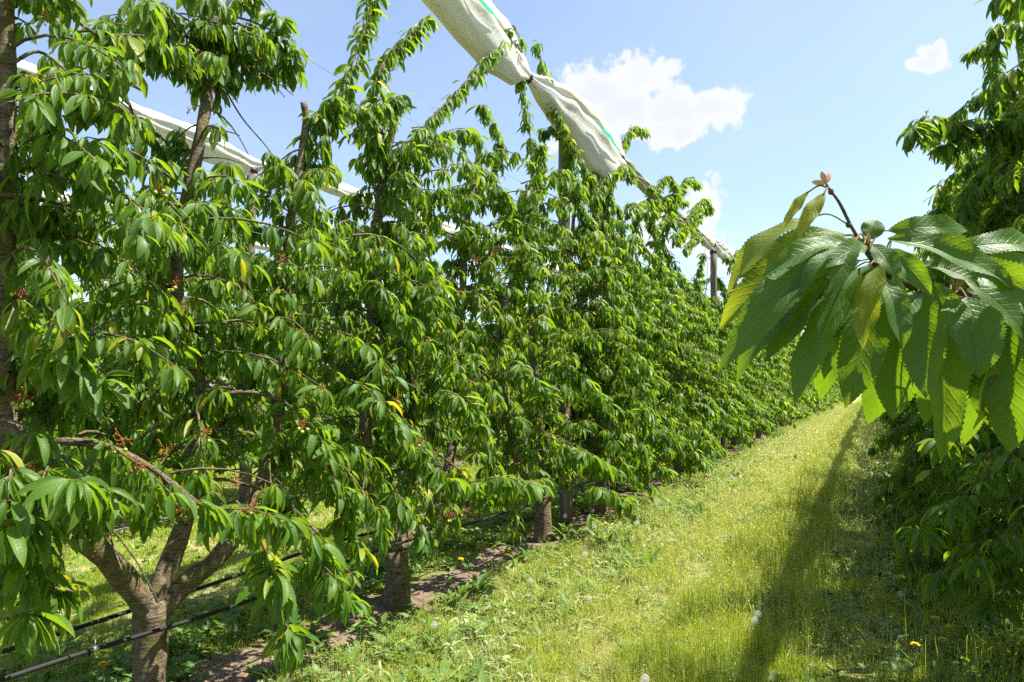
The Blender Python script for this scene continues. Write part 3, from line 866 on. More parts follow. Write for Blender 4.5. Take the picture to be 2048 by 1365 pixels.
# ------------------------------------------------------------------ the near branch hanging in from the right
def near_branch():
    T = generic(931, 1, .9, 1.05, tall=2.9, wands=2, reach=.55, lowest=1.0, step=.12)
    base = np.array([1.72, 0.05, 0.0])
    T.base = np.zeros(3)
    # thin the crown on the alley side so that the long branch hangs free of it
    T.sp = [a for a in T.sp if a[0] > -.42]
    e = T.build('cherry_tree', 'cherry tree outside the right edge whose big leafy branch hangs close to the camera', G_R, loc=tuple(base))
    root = base + np.array([0, .05, 1.25])
    br = MB()
    pts = spline([root, at_depth(2400, 760, 1.15), at_depth(2150, 650, 1.05), at_depth(1990, 606, 1.0), at_depth(1860, 580, .96), at_depth(1775, 550, .92), at_depth(1735, 505, .89)], 34)
    br.tube(pts - base, np.linspace(.015, .0036, 34), 10, True, .08)
    tip = spline([at_depth(1735, 505, .89), at_depth(1705, 458, .875), at_depth(1680, 408, .865), at_depth(1662, 383, .86), at_depth(1652, 368, .86)], 12)
    br.tube(tip - base, np.linspace(.0024, .0013, 12), 8, True, .06)
    for (px, py, f) in ((1697, 450, .873), (1662, 384, .86), (1745, 515, .89), (1775, 548, .92), (1845, 575, .95), (1852, 578, .95)):
        br.sphere(at_depth(px, py, f) - base, .0034, 8, 6, (1, 1, 1.2))
    b = br.obj('branch', M_TWIG, e)
    b['label'] = 'long leafy branch with serrated leaves close to the camera'
    # leaves: spur px, tip px, depth base / tip, width px, facing (0 = to camera, -1 tilts left, +1 right), curl
    A = [(1697, 450), (1737, 506), (1775, 545), (1848, 575), (1905, 590), (1985, 604), (2060, 622)]
    Z = [.873, .88, .90, .93, .95, .98, 1.0]
    Lf = [  # spur, base, tip, dz, width, tilt, curl, rnd
        (-1, (1618, 382), (1566, 458), 0, 26, -.5, .3, .985), (-1, (1650, 386), (1594, 476), -.02, 34, -.3, .5, .99),
        (0, (1615, 440), (1455, 590), .02, 60, -.8, 1.1, .974), (1, (1690, 470), (1438, 660), .03, 84, -.5, 1.2, .971),
        (1, (1700, 482), (1436, 745), -.05, 88, -.4, 1.0, .3), (1, (1705, 495), (1472, 768), .04, 80, -.6, .9, .2),
        (1, (1690, 470), (1470, 560), .05, 70, -.2, 1.0, .8), (2, (1720, 520), (1530, 728), .0, 78, -.3, .7, .3),
        (2, (1725, 535), (1588, 812), -.03, 84, -.2, .6, .2), (2, (1745, 545), (1648, 760), .06, 84, -.1, .5, .4),
        (2, (1752, 560), (1690, 818), -.02, 96, .1, .5, .2), (2, (1762, 530), (1726, 700), -.09, 64, -.6, .5, .973),
        (2, (1790, 540), (1772, 670), .02, 40, .8, .7, .5), (3, (1810, 585), (1785, 842), .03, 104, .0, .5, .1),
        (3, (1846, 582), (1852, 798), -.07, 92, -.1, .4, .45), (3, (1840, 590), (1700, 770), .08, 90, .2, .5, .2),
        (3, (1870, 600), (1882, 922), .01, 96, .3, .4, .6), (4, (1935, 595), (1958, 756), -.08, 108, .2, .7, .4),
        (4, (1975, 690), (1945, 862), .05, 42, .9, .5, .98), (5, (2020, 630), (2020, 908), .0, 112, -.1, .4, .15),
        (5, (1990, 610), (1900, 790), .08, 96, .1, .5, .2), (2, (1775, 478), (2030, 585), -.02, 72, .4, .9, .7),
        (1, (1775, 462), (1935, 462), .03, 50, .2, .9, .6), (3, (1895, 520), (2110, 620), -.04, 80, .5, .9, .6),
        (4, (1950, 525), (2120, 560), .03, 60, .3, .8, .5), (1, (1725, 500), (1595, 598), -.08, 44, -.8, 1.5, .5),
        (1, (1710, 485), (1672, 590), -.10, 62, -.2, 1.1, .5), (1, (1738, 480), (1752, 440), .02, 46, .0, .8, .6),
        (3, (1900, 600), (2010, 700), .05, 70, .6, .7, .5), (5, (2050, 640), (2090, 900), .03, 90, .0, .5, .2),
        (5, (2050, 620), (2100, 780), -.06, 90, .4, .6, .5), (2, (1700, 540), (1608, 760), .08, 74, .2, .5, .2),
        (3, (1830, 600), (1760, 800), .10, 90, .4, .4, .1), (4, (1930, 620), (1850, 850), .09, 92, -.2, .4, .1),
        (4, (1960, 620), (1975, 850), .09, 100, .2, .4, .15), (1, (1700, 480), (1530, 640), .08, 80, .1, .8, .4),
        (2, (1740, 540), (1560, 690), .09, 74, .2, .6, .3), (3, (1860, 565), (1905, 660), -.03, 60, .2, .7, .5),
        (2, (1775, 500), (1862, 590), -.05, 52, .0, .9, .5), (5, (2020, 590), (2130, 660), -.05, 76, .2, .8, .6),
        (3, (1845, 530), (1960, 575), -.05, 60, .3, .8, .5), (2, (1755, 525), (1700, 640), .03, 56, -.7, .6, .4),
        (1, (1745, 490), (1800, 560), -.06, 46, .1, .8, .5), (1, (1730, 490), (1640, 540), -.09, 46, -.3, 1.0, .6),
        (1, (1712, 492), (1560, 640), -.07, 58, -.5, 1.0, .8), (2, (1742, 530), (1640, 690), -.08, 62, -.3, .8, .6), (2, (1765, 555), (1805, 700), -.07, 58, .3, .7, .7),
        (1, (1700, 488), (1520, 560), -.05, 56, -.4, 1.1, .9), (3, (1838, 585), (1775, 690), -.06, 52, -.4, .8, .8), (4, (1900, 595), (1925, 700), -.09, 54, .2, .8, .9),
        (4, (1915, 500), (2100, 505), .05, 64, .1, .8, .7), (2, (1790, 470), (1950, 520), .05, 62, .3, .9, .4),
        (4, (1930, 560), (2060, 690), -.02, 84, .5, .7, .3), (5, (2010, 560), (2140, 600), .03, 70, .3, .8, .6),
        (3, (1860, 600), (1930, 800), .11, 100, .1, .4, .15), (5, (2000, 650), (1930, 890), .12, 90, .1, .4, .15),
        (2, (1720, 560), (1640, 800), .11, 90, -.1, .4, .15), (1, (1690, 500), (1500, 690), .10, 80, -.3, .7, .3),
        (3, (1820, 600), (1735, 850), .12, 90, .1, .4, .1), (1, (1715, 480), (1600, 560), .05, 60, -.4, 1.0, .6)]
    g = np.random.default_rng(77)
    B, Dn, Nn, L, W, C, Fo, P, R = [], [], [], [], [], [], [], [], []
    for (sp_, bp, tp, dz, wpx, tilt, curl, rnd) in Lf:
        z0 = .862 if sp_ < 0 else Z[sp_]
        sp3 = tip[-3] if sp_ < 0 else at_depth(*A[sp_], Z[sp_])
        b3 = at_depth(*bp, z0 + dz * .6)
        t3 = at_depth(*tp, z0 + dz)
        ch = t3 - b3; cl = np.linalg.norm(ch); chn = ch / cl
        tocam = nrmz(CAM - (b3 + t3) / 2)
        n = tocam * .75 + UP * .45 + RM[:, 0] * tilt * .7 + g.normal(0, .16, 3)
        n = nrmz(n - chn * n.dot(chn))
        d0 = chn * math.cos(curl / 2) + n * math.sin(curl / 2)
        n0 = nrmz(n * math.cos(curl / 2) - chn * math.sin(curl / 2))
        B.append(b3); Dn.append(d0); Nn.append(n0); L.append(cl * (1 + curl * curl / 22)); W.append(wpx / F_PX * (z0 + dz) * .97)
        C.append(curl); Fo.append(g.uniform(.15, .5)); P.append(sp3); R.append(rnd)
    fm = MB()
    B, P = np.array(B) - base, np.array(P) - base
    leaf_mesh(fm, B, np.array(Dn), np.array(Nn), np.array(L), np.array(W), np.array(C), np.array(Fo), 3, None, 5, .028, np.array(R))
    for p0, p1, dd in zip(P, B, Dn):
        L_ = np.linalg.norm(p1 - p0)
        k0 = len(fm.a)
        fm.tube(spline([p0, (p0 + p1) / 2 + UP * L_ * .22, p1 + dd * .004], 8), .0011, 6, True, 0)
        fm.a[k0][:, 0] = -1; fm.a[k0][:, 2] = .3
    fm.obj('foliage', M_LEAF_CLOSE, b)
    q = tip[-1] - base
    sc_ = [(q, (-.3, 0, .9)), (q, (-.9, -.2, .2)), (q, (.3, .1, .9)), (at_depth(1735, 490, .87) - base, (.1, -.1, 1)), (at_depth(1845, 560, .91) - base, (0, -.1, 1)), (at_depth(1849, 560, .91) - base, (.3, 0, .9))]
    for k, (a_, d_) in enumerate(sc_):
        bs = MB()
        leaf_mesh(bs, np.array([a_]), np.array([d_], float), nrmz(CAM - at_depth(1650, 370, .86))[None] + g.normal(0, .3, (1, 3)),
                  np.array([.018 - .001 * k]), np.array([.007]), np.array([.4]), np.array([.3]), 2)
        bs.obj('bud_scale', M_BUD, b)
M_BUD = simple('bud_scale', (0.50, 0.24, 0.10), 0.6, 0.3, 0, 90.0, (0.60, 0.34, 0.16))
near_branch()

# ------------------------------------------------------------------ posts, nets, wires, hoses
G_P = 'weathered round wooden net posts'
def post(X, y, h, label, lean=0.0):
    mb = MB()
    zs = np.linspace(-.2, h, 14)
    p = np.stack([lean * zs / h + .006 * np.sin(zs * 3), .006 * np.cos(zs * 2.3), zs], 1)
    mb.tube(p, np.linspace(.082, .070, 14), 20, True, .03)
    e = empty('net_post', (X, y, 0)); tag(e, label, 'post', G_P)
    mb.obj('pole', M_POST, e)
    cp = MB()
    cp.tube([(lean, 0, h - .05), (lean, 0, h + .01), (lean, 0, h + .05)], [.082, .080, .05], 16, True, .02)
    cp.obj('cap', M_TIE, e)
post(XL - .14, 7.98, 4.62, 'tall wooden post in the left row whose foot shows between the third and fourth trees')
post(XL, 16.5, 4.62, 'wooden post in the left row standing against the sky beside the hanging branch')
post(XL, 25.3, 4.62, 'wooden post farther down the left row, third one')
post(XL, 34.0, 4.62, 'wooden post far down the left row, fourth one')
post(XB, 7.35, 4.62, 'wooden post at upper left under the end of the rolled white net, row behind')
post(XB, 16.1, 4.62, 'wooden post with white net on top glimpsed in the row behind, mid picture')
post(XB, 24.9, 4.62, 'small distant wooden post in the row behind the left row')
post(XC, 7.3, 4.62, 'wooden post in the third row to the left, behind the leaves')
post(XR + .2, 11.0, 4.5, 'wooden post inside the shaded right row')

def net(name, X, keys, label, seed, y0, y1, n, turns=1.35, sheet_drop=None):
    """rolled hail net: an open spiral sheet swept along the row, folds running lengthwise.
    keys: (y, z, half width, half height, sag pouch, dirt)"""
    g = np.random.default_rng(seed)
    keys = np.array(keys, float)
    y = np.linspace(y0, y1, n)
    z, a, b, pouch, dirt = [np.interp(y, keys[:, 0], keys[:, k]) for k in range(1, 6)]
    m = 84
    s = np.linspace(0, 1, m)
    ph = s * turns * 2 * np.pi + np.pi * .15
    rad = 1 - .30 * s
    ks = [3, 5, 8, 13, 21]
    fold = np.zeros((n, m))
    for k in ks:
        p0 = g.random() * 6.28
        drift = np.interp(np.arange(n), np.linspace(0, n, 9), g.normal(0, 1.1, 9))
        amp = np.interp(np.arange(n), np.linspace(0, n, 12), g.uniform(.3, 1.2, 12))
        fold += (.80 / k ** .7) * amp[:, None] * np.sin(k * ph[None] * .5 + p0 + drift[:, None])
    cx = np.cos(ph)[None] * rad * (1 + .42 * fold)
    cz = np.sin(ph)[None] * rad * (1 + .42 * fold)
    low = np.clip(-np.sin(ph), 0, 1) ** 1.4
    a = a * .84; b = b * .84; pouch = pouch * .9
    xx = X + a[:, None] * cx
    zz = z[:, None] + b[:, None] * cz - pouch[:, None] * low[None] * (1 + .3 * fold)
    wv = np.interp(y, np.linspace(y0, y1, 14), g.normal(0, .025, 14))
    xx = xx + wv[:, None]; zz = zz + wv[::-1][:, None] * .6
    cr = np.sin(y[:, None] * 9 + ph[None] * 3 + 2 * fold) * np.sin(y[:, None] * 3.1 - ph[None] * 2)
    xx = xx + .012 * cr * np.cos(ph)[None]; zz = zz + .014 * cr
    yy = np.repeat(y[:, None], m, 1) + .03 * fold
    V = np.stack([xx, yy, zz], -1)
    at = np.zeros((n, m, 3)); at[..., 0] = y[:, None]; at[..., 1] = s[None]
    at[..., 2] = dirt[:, None] * (.55 + .6 * np.sin(s * 9 + 1)[None])
    i = np.arange(n - 1)[:, None] * m; j = np.arange(m - 1)[None]
    f4 = np.stack([i + j, i + m + j, i + m + j + 1, i + j + 1], -1).reshape(-1, 4)
    mb = MB()
    mid = np.array([X, (y0 + y1) / 2, 4.8])
    mb.add(V.reshape(-1, 3) - mid, None, f4, at)
    e = empty(name, tuple(mid)); tag(e, label, 'net', 'rolled white hail nets along the post tops')
    mb.obj('net_cloth', M_NET, e)
    return e, mid, V
def lzp(px, py): p = LP(px, py); return p[1], p[2]
nk = [(-1, 5.0, .18, .18, .0, .2), (3.0, 5.05, .20, .20, .02, .3), (4.3, 5.02, .22, .22, .06, .25), (5.0, 4.98, .24, .20, .16, .1), (5.8, 4.88, .24, .17, .22, .0), (6.3, 4.80, .16, .12, .12, .0),
      (6.62, 4.78, .05, .055, .0, .0), (6.95, 4.78, .16, .14, .04, .25), (7.6, 4.80, .25, .24, .12, .5), (8.4, 4.78, .28, .25, .28, .5), (9.1, 4.72, .26, .22, .34, .25), (9.6, 4.70, .15, .16, .14, .2),
      (9.9, 4.76, .10, .10, .0, 1.0), (11.2, 4.72, .11, .11, .0, 1.1), (16.2, 4.70, .10, .10, .02, .9), (16.5, 4.84, .07, .07, 0, .2), (17, 4.84, .16, .15, .1, .3), (25, 4.84, .14, .14, .03, .7), (60, 4.84, .14, .14, 0, .7)]
e, mid, V = net('hail_net', XL, nk, 'crumpled white hail net with a green strip, bundled above the sunny left row', 8, -1, 60, 620)
# green strip lying in a fold of the cloth
gt = MB()
def strip(mb, Vn, ia, ib, js, wd, off):
    p = Vn[ia:ib, js] + np.array(off)
    w_ = np.stack([np.zeros(len(p)), np.zeros(len(p)), np.interp(np.arange(len(p)), [0, len(p) * .5, len(p) - 1], [.01, wd, .01])], -1)
    v = np.concatenate([p - mid, p - mid - w_])
    n = len(p); i = np.arange(n - 1)
    mb.add(v, None, np.stack([i, i + 1, n + i + 1, n + i], -1))
yv = V[:, 0, 1]
outer = int(84 / 1.35 * .90)
strip(gt, V, int(np.searchsorted(yv, 7.9)), int(np.searchsorted(yv, 9.2)), outer, .075, (.05, 0, -.02))
gt.obj('green_tape', M_GREEN, e)
g2 = MB()
strip(g2, V, int(np.searchsorted(yv, 5.1)), int(np.searchsorted(yv, 5.7)), outer, .05, (.03, 0, -.02))
g2.obj('green_tape', M_GREEN, e)
tb_ = MB()
for yy in (6.62, 16.5):
    tb_.tube([(0, yy - .02 - mid[1], -.02), (0, yy + .02 - mid[1], -.02)], .065, 14, True)
tb_.obj('tie_band', M_TIE, e)
bk = [(0, 4.75, .20, .17, .0, .4), (5, 4.80, .20, .17, .05, .4), (6.6, 4.78, .19, .16, .14, .3), (7.3, 4.72, .10, .08, .14, .1), (7.5, 4.74, .06, .05, .02, .1), (8.2, 4.8, .12, .12, .03, .2),
      (15.2, 4.8, .15, .13, .06, .1), (16.1, 4.74, .12, .1, .16, .1), (17, 4.8, .13, .12, .0, .2), (50, 4.8, .13, .13, 0, .2)]
net('hail_net', XB, bk, 'slim rolled white net sloping down behind the trees at upper left', 21, 0, 50, 380)
net('hail_net', XC, [(3, 4.8, .16, .14, .02, .1), (50, 4.8, .16, .14, 0, .2)], 'distant white net roll glimpsed low behind the leaves at far left', 33, 3, 50, 260)
rk = [(3, 4.85, .14, .12, .02, .1)]
rq = random.Random(6)
yy = 3.6
while yy < 60:
    k_ = rq.random()
    rk.append((yy, 4.8 + rq.uniform(-.05, .05), .05 + .13 * k_, .05 + .08 * k_, .02 + .16 * rq.random() * k_, .2)); yy += rq.uniform(.45, 1.3)
net('hail_net', XR + .1, rk, 'white net roll above the shaded right row, peeping past its leaves', 44, 3, 60, 420)

def cable(name, X, h, r, y0, y1, mat, label, cat, group, sag=.02, seed=0, clips=None, sides=6):
    g = np.random.default_rng(seed)
    n = int((y1 - y0) / .12)
    y = np.linspace(y0, y1, n)
    knots = max(6, int((y1 - y0) / 1.1))
    dx = np.interp(y, np.linspace(y0, y1, knots), g.normal(0, sag, knots)); dz = np.interp(y, np.linspace(y0, y1, knots), g.normal(0, sag, knots))
    k = np.ones(7) / 7
    dx = np.convolve(np.pad(dx, 3, 'edge'), k, 'valid'); dz = np.convolve(np.pad(dz, 3, 'edge'), k, 'valid')
    p = np.stack([dx, y - y0, dz], -1)
    mb = MB(); mb.tube(p, r, sides)
    e = empty(name, (X, y0, h)); tag(e, label, cat, group)
    mb.obj('line', mat, e)
    if clips:
        for c in clips:
            j = int(np.argmin(abs(y - c)))
            q = p[j]
            cb = MB(); cb.tube([q - [0, .012, 0], q + [0, .012, 0]], r * 1.25, 10); cb.tube([q + [0, 0, r], q + [0, 0, r + .03]], .002, 5)
            cb.obj('clip', M_CLIP, e)
    return e
G_H, G_W = 'black irrigation hoses along the rows', 'thin trellis wires along the rows'
cable('irrigation_hose', XL + .10, .475, .0105, .6, 60, M_HOSE, 'lower black irrigation hose passing in front of the forked mossy trunk', 'hose', G_H, .022, 1, (2.02, 3.9), 12)
cable('irrigation_hose', XL - .13, .50, .0105, .6, 60, M_HOSE, 'upper black irrigation hose passing behind the forked mossy trunk', 'hose', G_H, .022, 2, (3.3,), 12)
cable('irrigation_hose', XB, .5, .012, 2, 40, M_HOSE, 'black irrigation hose in the row behind, seen under the leaves', 'hose', G_H, .02, 3)
for X, hs, nm in ((XL, ((.62, 'just above the hoses at lower left'), (.95, 'crossing behind the forked limbs'), (2.45, 'at the height of the upper leaves'), (3.62, 'crossing the sky gap near the top')), 'left row'),
                  (XB, ((1.2, 'low'), (3.6, 'high'),), 'row behind'), (XR, ((1.3, 'low'), (3.6, 'high')), 'right row')):
    for h, t in hs:
        cable('trellis_wire', X + .03, h, .0016 if X == XL else .002, .8, 60, M_WIRE, 'thin steel wire of the ' + nm + ', ' + t, 'wire', G_W, .008, int(h * 100), None, 4)

# ------------------------------------------------------------------ ground
def height(x, y):
    h = .018 * np.sin(x * 2.1 + y * .7) + .014 * np.sin(x * 5.3 - y * 2.9 + 1) + .01 * np.sin(y * 6.1 + x * 1.7)
    for tr in (-1.32, .25, -5.9, -4.7):
        h = h - .035 * np.exp(-((x - tr) / .16) ** 2)
    return h * np.clip(1.2 - np.abs(y - 10) / 60, 0, 1)
def axis(a, b, step, far):
    c = list(np.arange(a, b, step)); q = c[-1]; s = step
    while q < far: s *= 1.35; q += s; c.append(q)
    q = c[0]; s = step; lo = []
    while q > -far: s *= 1.35; q -= s; lo.append(q)
    return np.array(lo[::-1] + c)
gx, gy = axis(-9, 4, .08, 900), axis(0, 22, .10, 900)
GX, GY = np.meshgrid(gx, gy, indexing='ij')
GZ = height(GX, GY)
mb = MB()
ny = len(gy)
i = np.arange(len(gx) - 1)[:, None] * ny; j = np.arange(ny - 1)[None]
mb.add(np.stack([GX, GY, GZ], -1).reshape(-1, 3), None, np.stack([i + j, i + ny + j, i + ny + j + 1, i + j + 1], -1).reshape(-1, 4))
def ground_mat():
    m, t = new_mat('orchard_ground')
    geo = t.node('ShaderNodeNewGeometry')
    pos = geo.outputs['Position']
    sp = t.node('ShaderNodeSeparateXYZ'); t.l.new(pos, sp.inputs[0])
    x = sp.outputs[0]
    # distance to the nearest tree row (rows every 4.6 m)
    m1 = t.math('ABSOLUTE', t.math('SUBTRACT', t.math('MODULO', t.math('ADD', x, 463.1 + 2.3), 4.6), 2.3))
    nz = t.noise(pos, 1.8, 5, 0.6)
    nf = t.noise(pos, 16.0, 5, 0.7)
    edge = t.math('ADD', m1, t.math('MULTIPLY', t.math('SUBTRACT', nz, .5), 1.0))
    soilm = t.mapr(edge, .18, .45, 1, 0)
    # wheel tracks
    tr = t.math('ABSOLUTE', t.math('SUBTRACT', m1, 1.55))
    track = t.mapr(t.math('ADD', tr, t.math('MULTIPLY', t.math('SUBTRACT', t.noise(pos, 1.1, 4), .5), 1.1)), .05, .2, 1, 0)
    soil = t.mix(t.mapr(nf, .3, .7), (0.075, 0.055, 0.038), (0.26, 0.195, 0.14))
    gr = t.mix(t.mapr(nf, .3, .7), (0.08, 0.13, 0.02), (0.22, 0.27, 0.05))
    dry = t.mix(t.mapr(nf, .3, .7), (0.20, 0.16, 0.08), (0.42, 0.36, 0.20))
    col = t.mix(t.math('MULTIPLY', track, .85), gr, dry)
    col = t.mix(soilm, col, soil)
    h = t.math('ADD', nf, t.math('MULTIPLY', t.noise(pos, 60.0, 4), .5))
    finish(t, princ(t, col, .9, .1, bump(t, h, 1.0, .03)))
    return m
g_ob = mb.obj('ground', ground_mat()); tag(g_ob, kind='structure')

# ------------------------------------------------------------------ grass and weeds
def scatter(n, x0, x1, y0=1.2, y1=60, keep=None, seed=0, power=1.0):
    g = np.random.default_rng(seed)
    x = g.uniform(x0, x1, n)
    u = g.random(n)
    y = y0 * np.exp(u * math.log(y1 / y0)) if power == 1 else y0 + u * (y1 - y0)
    if keep is not None:
        k = g.random(n) < keep(x, y); x, y = x[k], y[k]
    return x, y, g
def patch(x, y, s=1.0, p=0.0):
    return .5 + .25 * (np.sin(x * 3.1 * s + y * 1.9 * s + p) + np.sin(x * 5.7 * s - y * 4.3 * s + 2 * p)) * .9 + .12 * np.sin(y * 9 * s + x * 7 * s + p)
def inview(x, y):
    c = (x * -math.sin(YAW) + y * math.cos(YAW)); r = x * math.cos(YAW) + y * math.sin(YAW)
    return (c > .6) & (np.abs(r) < c * .80 + .5)
def blades(mb, x, y, g, h, wd, lean=.35, dist_scale=True):
    n = len(x)
    z = height(x, y) - .01
    F = np.maximum(np.hypot(x, y), 1.5)
    ws = np.clip(F / 5.0, .8, 6) if dist_scale else 1
    az = g.random(n) * 6.283; ln = np.abs(g.normal(0, lean, n)) * h
    dx, dy = np.cos(az) * ln, np.sin(az) * ln
    # blade width direction mostly random
    wa = g.random(n) * 6.283
    wx, wy = np.cos(wa) * wd * ws * .5, np.sin(wa) * wd * ws * .5
    P0 = np.stack([x, y, z], -1); W_ = np.stack([wx, wy, np.zeros(n)], -1)
    P1 = P0 + np.stack([dx * .3, dy * .3, h * .55], -1)
    P2 = P0 + np.stack([dx, dy, h * (1 - .25 * np.minimum(ln / h, 1))], -1)
    v = np.stack([P0 - W_, P0 + W_, P1 + W_ * .8, P1 - W_ * .8, P2], 1)
    r = g.random(n)
    a = np.zeros((n, 5, 3)); a[:, 2:4, 0] = .5; a[:, 4, 0] = 1; a[..., 2] = r[:, None]
    i = np.arange(n)[:, None] * 5
    mb.add(v, i + [3, 2, 4], i + [0, 1, 2, 3], a)
    return P2
ALLEY = lambda x, y: inview(x, y) & (np.abs(x + .8) < 2.2)
gm = MB()
def keep_main(x, y):
    bare = np.exp(-((x + 1.32) / .13) ** 2) * (patch(x, y, .9, 1.0) > .55) * .8
    rowd = np.clip((np.abs(x - XL) - .12) / .5, 0.08, 1)
    return inview(x, y) * (1 - bare) * rowd * (.7 + .3 * (patch(x, y, 1.7) > .4))
x, y, g = scatter(420000, -2.95, 1.9, 1.5, 70, keep_main, 1)
tall = np.exp(-((x + .85) / .35) ** 2)
h = g.uniform(.03, .10, len(x)) * (1 + 1.1 * tall * g.random(len(x))) * (.45 + 1.2 * patch(x, y, 2.6, 3) ** 2) * 1.25
blades(gm, x, y, g, h, .0038 * g.uniform(.6, 2.0, len(x)), .6)
# tall upright grass band
x, y, g = scatter(26000, -1.25, -.35, 1.8, 60, lambda x, y: inview(x, y) * np.clip(patch(x, y, 1.2, 2) * 1.3 - .2, 0, 1), 2)
blades(gm, x, y, g, g.uniform(.14, .32, len(x)), .0030, .18)
# long loose blades at the foot of the right row
x, y, g = scatter(5200, .15, 1.3, 2.2, 14, lambda x, y: inview(x, y) * np.clip(patch(x, y, 1.3, 9) * 1.4, 0, 1), 21)
blades(gm, x, y, g, g.uniform(.15, .42, len(x)), .0045, .55)
x, y, g = scatter(5000, -2.75, -1.5, 2.2, 14, lambda x, y: inview(x, y) * (patch(x, y, 1.6, 3) > .62), 22)
blades(gm, x, y, g, g.uniform(.10, .26, len(x)), .006, .7)
# alley behind the left row
x, y, g = scatter(150000, -7.4, -3.4, 1.8, 45, lambda x, y: inview(x, y) * (.25 + .75 * (patch(x, y, 1.2) > .45)), 3)
blades(gm, x, y, g, g.uniform(.03, .09, len(x)), .0045, .5)
x, y, g = scatter(60000, -16.5, -7.9, 3.5, 45, lambda x, y: inview(x, y), 4)
blades(gm, x, y, g, g.uniform(.04, .12, len(x)), .006, .5)
tag(gm.obj('grass', M_GRASS, smooth=False), 'fine yellow green grass covering the sunlit alley between the rows', 'grass', kind='stuff')
# seed heads: fine pale fuzz above the grass
sm = MB()
def panicles(n, x0, x1, y0, y1, keep, seed, hlo, hhi, m=7):
    x, y, g = scatter(n, x0, x1, y0, y1, keep, seed)
    N = len(x); h = g.uniform(hlo, hhi, N)
    tip = blades(sm, x, y, g, h, .0014, .22)
    F = np.clip(np.hypot(x, y) / 5, .8, 5)
    c = np.repeat(tip, m, 0); Fm = np.repeat(F, m); hh = np.repeat(h, m)
    M = len(c)
    t = g.random(M)
    c = c - np.stack([np.zeros(M), np.zeros(M), t * hh * .55], -1) + g.normal(0, 1, (M, 3)) * (.004 + .014 * t)[:, None] * np.array([1, 1, .5])
    s = .0042 * Fm * g.uniform(.6, 1.3, M)
    a1 = nrmz(g.normal(0, 1, (M, 3))) * s[:, None]; a2 = nrmz(g.normal(0, 1, (M, 3))) * s[:, None] * .55
    v = np.stack([c - a1, c - a2, c + a1, c + a2], 1)
    a = np.zeros((M, 4, 3)); a[..., 2] = g.random(M)[:, None]
    sm.add(v, None, np.arange(M)[:, None] * 4 + [0, 1, 2, 3], a)
panicles(85000, -2.7, 1.1, 1.6, 60, lambda x, y: inview(x, y) * np.clip(np.exp(-((x + 1.3) / .8) ** 2) + .45, 0, 1) * (.35 + .65 * patch(x, y, 1.1, 4)), 5, .09, .28)
tag(sm.obj('grass_seed_heads', M_SEED, smooth=False), 'pale feathery seed heads standing above the alley grass', 'grass', kind='stuff')

# broad-leaved weeds
def weeds(n, x0, x1, y0, y1, keep, seed, mat, name, label, L0, L1, k=6, el=(20, 65), ratio=(.28, .5), lod=1, hz=(0, .04)):
    # one of the ground cover masses: leaf rosettes by the hundred
    x, y, g = scatter(n, x0, x1, y0, y1, keep, seed)
    N = len(x); F = np.clip(np.hypot(x, y) / 6, 1, 3.2)
    c = np.stack([x, y, height(x, y) + g.uniform(*hz, N)], -1)
    c = np.repeat(c, k, 0); M = len(c); F = np.repeat(F, k)
    az = g.random(M) * 6.283; e = np.radians(g.uniform(*el, M))
    hh = np.stack([np.cos(az), np.sin(az), np.zeros(M)], -1)
    d = hh * np.cos(e)[:, None] + UP * np.sin(e)[:, None]
    nn = -hh * np.sin(e)[:, None] + UP * np.cos(e)[:, None] + g.normal(0, .3, (M, 3))
    L = g.uniform(L0, L1, M) * F ** .6; W_ = L * g.uniform(*ratio, M)
    mb = MB()
    leaf_mesh(mb, c, d, nn, L, W_, g.uniform(.3, 1.6, M), g.uniform(.1, .5, M), lod, None, seed)
    tag(mb.obj(name, mat), label, 'weeds', kind='stuff')
weeds(5200, -3.9, -1.9, 1.6, 50, lambda x, y: inview(x, y) * np.clip(patch(x, y, 1.5, 5) * 1.5 - .2, .05, 1) * np.clip(np.abs(x - XL) * 1.6, .25, 1), 6, M_WEED, 'green_weeds', 'leafy green weeds along the foot of the left row', .04, .11, 7)
weeds(3800, -2.95, -1.6, 1.8, 50, lambda x, y: inview(x, y) * np.exp(-((x + 2.25) / .42) ** 2) * np.clip(patch(x, y, 1.9, 6) * 1.6 - .2, 0, 1), 7, M_HAY, 'cut_weeds', 'pale wilted cut weeds lying along the edge of the left row', .025, .10, 6, (-25, 50), (.06, .30), hz=(.02, .09))
weeds(8200, -.8, 2.2, 1.6, 50, lambda x, y: inview(x, y) * np.clip((x + .7) / 1.6, 0, 1) * np.clip(patch(x, y, 1.4, 7) * 1.4, .1, 1), 8, M_WEED, 'green_weeds', 'lush green weeds in the shade along the right row', .05, .13, 7)
weeds(5000, -7.5, -3.5, 2.0, 40, lambda x, y: inview(x, y) * (.2 + .8 * (np.abs(x + 4.0) < .6)), 9, M_WEED, 'green_weeds', 'low weeds on the strip behind the left row', .04, .09, 5)
weeds(6500, -2.2, -.2, 1.7, 50, lambda x, y: inview(x, y) * np.clip(patch(x, y, 2.3, 8) - .25, 0, 1), 10, M_WEED, 'green_weeds', 'tiny weed leaves scattered through the alley grass', .02, .05, 6)
weeds(420, -2.95, -1.75, 2.2, 14, lambda x, y: inview(x, y) * np.clip(patch(x, y, 1.1, 2.5) * 1.6 - .3, 0, 1), 16, M_WEED, 'dandelion_leaves', 'larger bright dandelion and dock leaves at the bottom left of the alley', .10, .21, 8, (15, 70), (.14, .32), lod=2)
weeds(500, .1, 1.6, 2.2, 14, lambda x, y: inview(x, y), 17, M_WEED, 'dandelion_leaves', 'larger dark dandelion leaves in the shade at lower right', .10, .20, 8, (15, 70), (.14, .34), lod=2)
